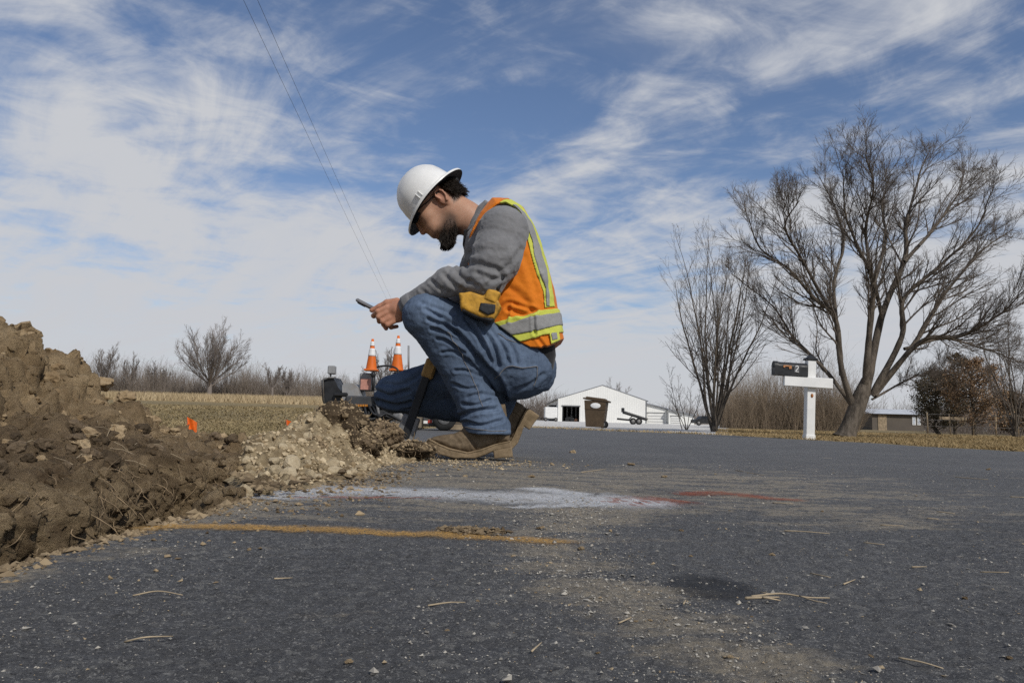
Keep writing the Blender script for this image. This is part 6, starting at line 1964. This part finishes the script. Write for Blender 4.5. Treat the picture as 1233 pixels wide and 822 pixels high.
# ---- jeans
PELVIS = [(600, 384), (628, 408), (650, 426), (664, 438), (664, 453), (652, 466), (634, 475), (612, 472), (598, 452), (588, 415)]
def jeans():
    S = SDF((-0.58, 2.72, 0.03), (0.22, 3.38, 0.66), 0.0034)
    S.prism(pp(PELVIS, 2.79 + DYM), 2.88 + DYM - 0.185, 2.88 + DYM + 0.185, 0.12, 0.0)
    l = leg_pts(-1)
    S.chain(l[:3], [0.128, 0.110, 0.090], 0.025)
    S.cap(l[2], J(517, 377, 2.71), 0.092, 0.088, 0.02)
    S.chain([l[2], l[3], J(574, 485, 2.745), J(588, 517, 2.75)], [0.088, 0.076, 0.078, 0.087], 0.010)
    f = leg_pts(1)
    S.chain(f[:3], [0.135, 0.105, 0.083], 0.025)
    S.chain([f[2], f[3], J(612, 496, 3.02)], [0.080, 0.072, 0.068], 0.012)
    # cut the hems
    S.prism(pp([(540, 518.5), (575, 522), (620, 523.5), (622, 570), (530, 570)], 2.75 + DYM), 2.4, 2.86 + DYM, 0, 0.003, 's')
    a, b = P(604, 520, 3.02 + DYM), P(628, 474, 3.02 + DYM)
    S.prism(pp([(604, 522), (624, 478), (660, 470), (660, 540)], 3.02 + DYM), 2.93 + DYM, 3.6, 0, 0.003, 's')
    V, F = S.mesh(1)
    fo = [([(536, 391), (556, 408), (574, 430), (592, 448), (602, 462), (608, 478)], 3.2, -0.020),
          ([(513, 372), (530, 382), (548, 392)], 2.6, -0.010), ([(516, 384), (535, 392), (552, 402)], 2.4, -0.010), ([(520, 396), (536, 400), (556, 414)], 2.2, -0.009), ([(508, 365), (524, 371), (545, 378)], 2.4, -0.006),
          ([(527, 408), (540, 412), (560, 424)], 2.0, -0.008), ([(533, 424), (548, 424), (566, 434)], 2.0, -0.007), ([(548, 446), (560, 446), (578, 452)], 1.9, -0.007), ([(545, 462), (562, 468), (575, 466)], 2.0, -0.006),
          ([(556, 500), (575, 494), (598, 492)], 2.6, -0.011), ([(560, 508), (580, 512), (604, 506)], 2.2, -0.009), ([(558, 486), (572, 488), (590, 482)], 2.0, -0.007), ([(563, 478), (580, 474), (596, 476)], 2.0, -0.005),
          ([(566, 392), (580, 412), (592, 436)], 2.6, -0.010), ([(578, 392), (592, 412), (600, 440)], 2.6, -0.011), ([(590, 396), (604, 414), (612, 436)], 2.4, -0.008), ([(604, 404), (618, 420), (622, 436)], 2.4, -0.006), ([(560, 384), (572, 396), (582, 420)], 2.2, -0.008),
          ([(597, 456), (612, 441), (630, 443), (648, 442), (645, 465)], 1.5, 0.0035),
          ([(452, 470), (470, 476), (492, 470)], 2.4, -0.010), ([(456, 482), (475, 488), (495, 484)], 2.2, -0.010), ([(462, 462), (485, 462), (506, 450)], 2.4, -0.008), ([(458, 492), (470, 497), (488, 498)], 2.0, -0.008),
          ([(620, 470), (640, 462), (655, 450)], 2.4, -0.006)]
    V = folds(V, F, fo, 3.4)
    V = wrinkle(V, F, lambda V: 0.0034 * fbm(V * np.array([20, 20, 30]), 3, 32) + 0.0016 * fbm(V * 70, 2, 33))
    px, py = project(V); N = vnorm(V, F)
    fade = 0.75 * np.exp(-(((px - 515) / 26) ** 2 + ((py - 372) / 22) ** 2)) + 0.55 * np.exp(-(((px - 600) / 30) ** 2 + ((py - 405) / 16) ** 2)) + 0.45 * np.exp(-(((px - 470) / 22) ** 2 + ((py - 458) / 14) ** 2)) + 0.5 * np.exp(-(((px - 590) / 22) ** 2 + ((py - 495) / 26) ** 2)) + 0.45 * np.exp(-(((px - 628) / 24) ** 2 + ((py - 440) / 20) ** 2)) + 0.7 * np.exp(-((py - 519) / 2.2) ** 2) * (px < 616) * (px > 552)
    fade = fade - 0.35 * np.exp(-(((px - 627) / 8) ** 4 + ((py - 458) / 6.5) ** 4))
    fade = np.clip(fade + 0.18 + 0.12 * fbm(V * 25, 3, 34), 0, 1)
    j = mk('jeans', V, F, M_DENIM, person, attrs={'fade': fade})
    M_ST = plain('tan_thread', (0.20, 0.185, 0.17), 0.9, 0.2, 40, 0)
    vis = (N[:, 1] < 0.1)
    def stitch(poly, name='stitching', r=0.0013, ymax=9):
        pts = catmull(np.array([(a, b, 0) for a, b in poly], float), 12)[:, :2]
        idx = np.where(vis & (V[:, 1] < ymax))[0]
        out = []
        for a, b in pts:
            d = (px[idx] - a) ** 2 + (py[idx] - b) ** 2
            c = idx[d < max(4.0, d.min() + 1.0)]
            out.append((V[c] + N[c] * 0.0012)[V[c][:, 1].argsort()[:3]].mean(0))
        out = np.array(out)
        for _ in range(2):
            out[1:-1] = 0.5 * out[1:-1] + 0.25 * (out[:-2] + out[2:])
        MB().tube(out, r, 5).build(name, M_ST, j, True)
    stitch([(597, 456), (605, 448), (612, 441), (630, 443), (648, 441)])
    stitch([(648, 442), (647, 455), (643, 466)])
    stitch([(600, 400), (612, 408), (622, 411)])
    stitch([(540, 400), (553, 422), (565, 445), (575, 468), (581, 488)], 'side_seam', 0.0011)
    stitch([(557, 514), (575, 517.5), (595, 519), (611, 518)], 'hem_stitching', 0.0011)
    # worn patch where a tin sits in the pocket
    # belt line / dark base layer between vest and jeans at the back
    B = SDF((-0.15, 2.8, 0.28), (0.25, 3.35, 0.62), 0.0036)
    B.prism(pp([(612, 392), (660, 404), (668, 414), (669.5, 428), (666, 446), (650, 452), (622, 430)], 2.80 + DYM), 2.88 + DYM - 0.178, 2.88 + DYM + 0.178, 0.10, 0)
    Vb, Fb = B.mesh(1)
    mk('base_layer', Vb, Fb, M_BLKCLOTH, person)
jeans()

# ---- boots
SOLE = [(512, 531), (517, 528.5), (529, 535), (541, 540), (563, 545), (579, 541.5), (596, 535), (615, 531), (616.5, 539), (594, 543), (585, 547.5), (572, 552), (546, 551.5), (529, 547), (516, 537.5)]
HEEL = [(593.5, 541), (616.5, 537.5), (617.5, 550.5), (595, 552.2)]
UPPER = [(515.5, 530), (519, 526.5), (526, 524.5), (536, 523.4), (546, 522), (556, 517), (563, 500), (565, 488), (608, 486), (611, 505), (614, 524), (614, 532), (596, 536.5), (579, 543), (563, 546), (541, 541)]
def boot(xform, Y, suffix_label):
    lo = np.array([P(500, 540, Y)[0], Y - 0.09, -0.03]); hi = np.array([P(630, 540, Y)[0], Y + 0.09, 0.24])
    X0, X1 = P(512, 540, Y)[0], P(616, 540, Y)[0]
    tx = [X0, X0 + 0.02, X0 + 0.06, X0 + 0.11, X0 + 0.18, X0 + 0.24, X1]
    def go(poly, hw, rnd, name, mat, par, nz=None, fold=None, extra=None):
        S = SDF(lo, hi, 0.0024)
        S.prism(pp(poly, Y - 0.04), Y - 0.06, Y + 0.06, rnd, 0, taper=(tx, [h * 1.0 for h in hw]))
        if extra:
            extra(S)
        V, F = S.mesh(1)
        if fold:
            V = folds(V, F, fold, 9)
        V = wrinkle(V, F, lambda V: 0.0011 * fbm(V * 45, 3, 44) + (0.0 if nz is None else nz(V)))
        return mk(name, xform(V), F, mat, par)
    wd = [0.020, 0.036, 0.048, 0.050, 0.040, 0.036, 0.034]
    b = go(UPPER, [w * 0.93 for w in wd[:-1]] + [0.036], 0.032, 'boot', M_BOOT, person, fold=[([(556, 520), (566, 528), (572, 540)], 1.6, -0.003), ([(528, 527), (540, 531), (556, 534)], 2.5, -0.002), ([(545, 524), (552, 530), (555, 538)], 1.8, -0.002), ([(598, 521), (599, 528), (598, 535)], 1.0, -0.003), ([(572, 522), (578, 530), (580, 538)], 1.6, -0.0018)])
    go(SOLE, wd, 0.006, 'sole', M_SOLE, b)
    go(HEEL, [0.034] * 7, 0.004, 'heel', M_SOLE, b)
    welt = [(513, 530), (517, 527.8), (529, 534.2), (541, 539.0), (563, 544), (579, 540.5), (596, 534.2), (614.5, 530.2), (614.8, 532.2), (596, 536.4), (579, 543), (563, 546.4), (541, 541.5), (529, 536.5), (516, 530.5)]
    go(welt, [w + 0.002 for w in wd], 0.002, 'welt', M_SOLE, b)
    return b
YB = 2.75 + DYM
b0 = boot(lambda V: V, YB, '')
tip = P(524, 541, YB)
def far_x(V):
    # toe flat on the road, the boot creased at the ball and its heel raised about 50 degrees
    q = (V - np.array([tip[0], YB, 0.0])) * 1.0
    xb, a = 0.085, R(49)
    t0 = P(611, 546, 3.02 + DYM)[0]
    s_ = q[:, 0] - xb
    an = a * sstep(-0.035, 0.035, s_)
    x = s_ * np.cos(an) - q[:, 2] * np.sin(an); z = s_ * np.sin(an) + q[:, 2] * np.cos(an)
    return np.stack([x + t0, q[:, 1] + 3.02 + DYM, z + 0.004], 1)
b1 = boot(far_x, YB, '')

# ================================================================== things held or worn loosely
def phone():
    a, b = J(430.5, 362, 2.83), J(474, 384.5, 2.83)
    d = (b - a); L = np.linalg.norm(d); d /= L
    c = (a + b) / 2
    n = np.array([-d[2], 0, d[0]]); n = n if n[2] > 0 else -n
    ax = np.stack([d, [0, 1.0, 0], n])
    o = empty('phone', c, 'slim grey smartphone held in the crouching man\'s hands', 'phone')
    def sl(name, dim, off, m, par, bev):
        q = MB().box((0, 0, 0), dim, bevel=bev); V = (np.concatenate(q.V) + np.array(off)) @ ax + c
        return mk(name, V, q.F, m, par, False)
    ca = sl('case', (L, 0.076, 0.0125), (0, 0, 0), plain('grey_case', (0.15, 0.15, 0.16), 0.5, 0.15, 30, 0), o, 0.004)
    sl('screen', (L - 0.008, 0.069, 0.0012), (0, 0, 0.0068), M_GLASS, o, 0)
    sl('camera_bump', (0.03, 0.03, 0.004), (-L / 2 + 0.025, -0.015, -0.008), M_BLACK, ca, 0.001)
phone()
def hip_tool():
    Y = 2.615 + DYM
    o0 = J(578, 384, 2.615)
    o = empty('hip_tool', o0, 'yellow and black hand tool in a sling at the man\'s hip', 'tool')
    M_MUS = plain('mustard_yellow', (0.44, 0.235, 0.03), 0.7, 0.3, 30, 0.25, 120, 0.002, dirt=(0.13, 0.075, 0.02), dirt_amt=0.7)
    def pr(name, poly, y0, y1, m, par=None, rnd=0.012):
        q = pp(poly, Y - 0.02); q = np.array(q)
        S = SDF((q[:, 0].min() - 0.02, Y + y0 - 0.02, q[:, 1].min() - 0.02), (q[:, 0].max() + 0.02, Y + y1 + 0.02, q[:, 1].max() + 0.02), 0.0026)
        S.prism(q, Y + y0, Y + y1, rnd, 0)
        V, F = S.mesh(1)
        V = wrinkle(V, F, lambda V: 0.0016 * fbm(V * 50, 3, 61))
        return mk(name, V, F, m, par or o)
    b = pr('tool_body', [(553, 354), (567, 352), (582, 357), (586, 354), (600, 362), (604, 370), (595, 385), (580, 384), (566, 378), (555, 372)], -0.05, 0.035, M_MUS)
    pr('tool_neck', [(588, 347), (603, 354), (597, 368), (582, 362)], -0.055, 0.03, M_MUS)
    pr('rubber_grip', [(579, 366), (597, 368), (596, 378), (588, 381), (577, 375)], -0.058, 0.0, M_BLACK, b, 0.006)
    pr('handle', [(602, 326), (610, 331), (601, 351), (592, 347)], -0.045, 0.01, M_BLACK, None, 0.01)
    pr('sling', [(557, 371), (596, 384), (592, 389), (572, 383), (557, 376)], -0.045, 0.03, M_BLACK, None, 0.008)
hip_tool()
def spade():
    Y = 2.92 + DYM
    a, b = P(519, 432, Y), P(486, 527, Y)
    b[2] = max(b[2], 0.045)
    o = empty('spade', (b[0], Y, 0.02), 'narrow black trenching spade with a tan grip leaning between the man\'s legs', 'spade')
    d = (a - b); L = np.linalg.norm(d); d /= L
    n = np.array([d[2], 0, -d[0]])
    ax = np.stack([n, [0, 1.0, 0], d])
    def sl(name, dim, off, m, bev=0.003):
        q = MB().box((0, 0, 0), dim, bevel=bev); V = (np.concatenate(q.V) + np.array(off)) @ ax + b
        return mk(name, V, q.F, m, o, False)
    sl('shaft', (0.034, 0.026, L - 0.07), (0.006, 0, (L - 0.07) / 2), M_BLACK)
    sl('grip', (0.050, 0.034, 0.085), (0.008, 0, L - 0.04), plain('tan_grip', (0.36, 0.22, 0.075), 0.7, 0.3, 30, 0.2), 0.008)
    sl('blade', (0.075, 0.018, 0.12), (0.004, 0, 0.035), M_STEEL, 0.006)
spade()
# ================================================================== litter on the road
M_STRAW = plain('dry_straw', (0.36, 0.29, 0.195), 0.9, 0.25, 30, 0.1)
def on_road(px, py):
    g = G(px, py); g[2] = float(asph(np.array([g[0]]), np.array([g[1]]))[0]); return g
def stalk(pxs, r0, label, group, forks=(), arch=0.0012, name='straw_stalk', cat='straw'):
    pts = np.array([on_road(*p) for p in pxs]); 
    pts[:, 2] += r0 + arch * np.sin(np.linspace(0.15, np.pi - 0.15, len(pts))) + np.random.default_rng(int(pxs[0][0])).uniform(0, 0.0015, len(pts))
    c = catmull(pts, 5)
    b = MB().tube(c, np.linspace(r0, r0 * 0.5, len(c)), 6)
    o = b.build(name, M_STRAW, None, True, loc=pts.mean(0) * np.array([1, 1, 0]), label=label, cat=cat, group=group)
    for f in forks:
        q = np.array([on_road(*p) for p in f]); q[:, 2] += r0 + 0.003
        cc = catmull(q, 4) if len(q) > 2 else q
        MB().tube(cc, np.linspace(r0 * 0.7, r0 * 0.3, len(cc)), 5).build('side_shoot', M_STRAW, o, True)
stalk([(905, 723), (940, 720), (972, 723), (999, 722)], 0.0010, 'forked pale stick lying on the asphalt beyond the dark spot', 'sticks and straw on the road', [[(962, 722), (980, 727), (996, 730)], [(925, 721), (915, 717)]], 0.002, 'stick', 'stick')
stalk([(897, 726), (915, 727), (938, 724)], 0.0014, 'short thick split stick beside the forked stick', 'sticks and straw on the road', [[(918, 727), (930, 729), (940, 727)]], 0.003, 'stick', 'stick')
LAND = [('beside the forked stick', (950, 722)), ('beside the dark spot', (856, 706)), ('below the long white paint line', (560, 612)), ('beside the red paint patch', (780, 608)), ('near the faded rust streak', (900, 600)),
        ('near the orange line', (400, 645)), ('on the pale grit strip', (740, 760)), ('just behind the front boot', (640, 555)), ('close to the broken trench edge', (130, 690)), ('between the red patch and the mailbox post', (890, 560)),
        ('out towards the lawn edge', (1180, 570)), ('in the open roadway right of the forked stick', (1160, 740)), ('on the bare asphalt left of the grit strip', (520, 745)), ('beyond the end of the orange line', (740, 650)), ('among the loose straw right of the rust streak', (1090, 630))]
LANDW = [(n, on_road(*p)) for n, p in LAND]
def near_label(kind, g):
    d = [np.hypot(*(g[:2] - w[:2])) / w[1] for _, w in LANDW]
    return kind + ' ' + LANDW[int(np.argmin(d))][0]
lab = 'thin dry straw stalk lying loose on the asphalt'
for pxs in [[(944, 639), (970, 641), (999, 643)], [(1082, 798), (1110, 803), (1136, 807)], [(150, 772), (175, 774), (208, 768)], [(1128, 616), (1150, 618)], [(1060, 632), (1088, 634)], [(1116, 624), (1130, 625)], [(1098, 684), (1116, 683)], [(1016, 706), (1030, 699)], [(886, 567), (920, 573)], [(823, 733), (826, 728)], [(1216, 599), (1233, 600)], [(976, 691), (1000, 697)], [(160, 716), (190, 715), (220, 717)], [(515, 735), (540, 732), (560, 730)], [(930, 605), (955, 607)], [(1040, 655), (1065, 658)], [(745, 760), (760, 757)], [(870, 798), (890, 801)], [(610, 560), (640, 557)], [(700, 570), (730, 566)], [(1180, 690), (1215, 694)], [(330, 700), (352, 697)], [(640, 790), (652, 780)], [(1150, 575), (1190, 578)]]:
    Yd = on_road(*pxs[0])[1]
    stalk(pxs, 0.0005 + 0.0004 * min(Yd, 2.5), near_label(('long' if np.hypot(pxs[-1][0] - pxs[0][0], pxs[-1][1] - pxs[0][1]) > 45 else 'short' if np.hypot(pxs[-1][0] - pxs[0][0], pxs[-1][1] - pxs[0][1]) < 24 else 'thin') + ' dry straw stalk', on_road(*pxs[0])), 'loose straw stalks on the road')
# crumbly lumps of clay dropped on the road
def m_lump():
    return m_clod('road_clay', (0.20, 0.145, 0.085), (0.38, 0.29, 0.18))
M_RC = m_lump()
RL = [lump_mesh('clay_lump', 300 + i, M_RC, ICO3, 0.6, 0.7, 0.5, 0.3) for i in range(5)]
for k, (px, py, w, lb) in enumerate([(783, 754, 6, 'small mustard clay lump on the pale grit strip'), (460, 589, 9, 'clay lump sitting on the long white paint line'), (651, 636, 9, 'tan clay lump at the right end of the dark soil patch'), (538, 763, 6, 'flat pale flake of clay lying alone on dark asphalt'), (575, 727, 5, None), (880, 800, 7, None), (765, 756, 6, None), (618, 668, 5, None), (1190, 566, 6, None), (832, 668, 6, None), (930, 668, 7, None), (990, 615, 5, None), (760, 560, 8, None), (800, 575, 7, None), (690, 545, 8, None), (640, 575, 8, None), (665, 560, 6, None), (1162, 720, 7, None), (1215, 795, 7, None), (1048, 790, 7, None), (420, 803, 9, None), (300, 662, 6, None), (350, 615, 9, None), (395, 608, 7, None), (700, 660, 8, None), (735, 640, 6, None), (560, 575, 7, None), (600, 560, 7, None), (820, 640, 6, None), (645, 715, 5, None), (720, 790, 6, None), (905, 745, 5, None)]):
    g = on_road(px, py); s = w / 2 * g[1] / FPX * 1.15
    put('clay_lump', RL[k % 5], (g[0], g[1], g[2] + s * 0.25), (random.uniform(-.3, .3), random.uniform(-.3, .3), random.uniform(0, 6)), (s, s * 0.9, s * random.uniform(0.4, 0.8)), None,
        label=lb or near_label(('large ' if w > 7 else 'small ' if w < 6 else 'rough ') + 'tan clay crumb', g), cat='clay lump', group='clay lumps on the road')
# scuffed patch of dark soil across the orange line
def soil_patch():
    c = on_road(568, 639)
    r = np.random.default_rng(77)
    n = 900
    a = r.random(n) * 6.283; q = np.sqrt(r.random(n))
    x, y = c[0] + 0.048 * q * np.cos(a) + r.normal(0, 0.006, n), c[1] + 0.032 * q * np.sin(a) + r.normal(0, 0.006, n)
    V, F, tone = scatter_chips(np.stack([x, y], 1), 0.0016 * np.exp(r.normal(0, 0.5, n)), asph(x, y) + 0.003 * np.clip(1 - q, 0, 1), 78)
    mk('soil_patch', V, F, M_CRUMB, None, False, attrs={'tone': tone * 0.55}, loc=(c[0], c[1], 0), kind='stuff', label='dark crumbled soil spilled across the orange line', cat='soil')
soil_patch()
def spill(name, cx, cy, sx, sy, n, size, mat, tk, label, seed):
    r = np.random.default_rng(seed)
    x, y = cx + r.normal(0, sx, n), cy + r.normal(0, sy, n)
    k = x > ROAD_L + 0.005; x, y = x[k], y[k]
    V, F, tone = scatter_chips(np.stack([x, y], 1), size * np.exp(r.normal(0, 0.55, len(x))), asph(x, y), seed + 1)
    mk(name, V, F, mat, None, False, attrs={'tone': tone * tk}, loc=(cx, cy, 0), kind='stuff', label=label, cat='soil')
spill('spilled_clay', -0.20, 2.75, 0.16, 0.25, 1500, 0.0024, M_FINES, 0.8, 'tan clay crumbs spilled round the front boot', 80)
spill('spilled_clay', -0.36, 1.75, 0.06, 0.35, 1800, 0.0022, M_CRUMB, 0.9, 'brown crumbs spilled off the gravel mound onto the road', 81)
# soil fallen onto the broken edge of the trench
r_ = np.random.default_rng(90)
yy = 0.55 + 0.9 * r_.random(2600); xx = road_edge(yy) + np.abs(r_.normal(0, 0.016, 2600)) - 0.012
V, F, tone = scatter_chips(np.stack([xx, yy], 1), 0.0019 * np.exp(r_.normal(0, 0.6, 2600)), asph(xx, yy) - 0.001, 91)
mk('edge_soil', V, F, M_CRUMB, None, False, attrs={'tone': tone * 0.8}, loc=(-0.45, 1.0, 0), kind='stuff', label='brown soil crumbs along the broken asphalt edge', cat='soil')
# dry straw wisps along the trench rim
tb = MB()
for k in range(60):
    i = int(rng.choice(okm)); p = Bd[i] + Nf[i] * 0.006
    d = np.array([random.gauss(0, 1), random.gauss(0, 1), random.gauss(0.1, 0.3)]); d /= np.linalg.norm(d); L = random.uniform(0.02, 0.06)
    tb.tube([p - d * L / 2, p + np.array([0, 0, 0.004]), p + d * L / 2], 0.0006, 3, False)
mk('straw_wisps', np.concatenate(tb.V), tb.F, M_STRAW, bank, kind='stuff')
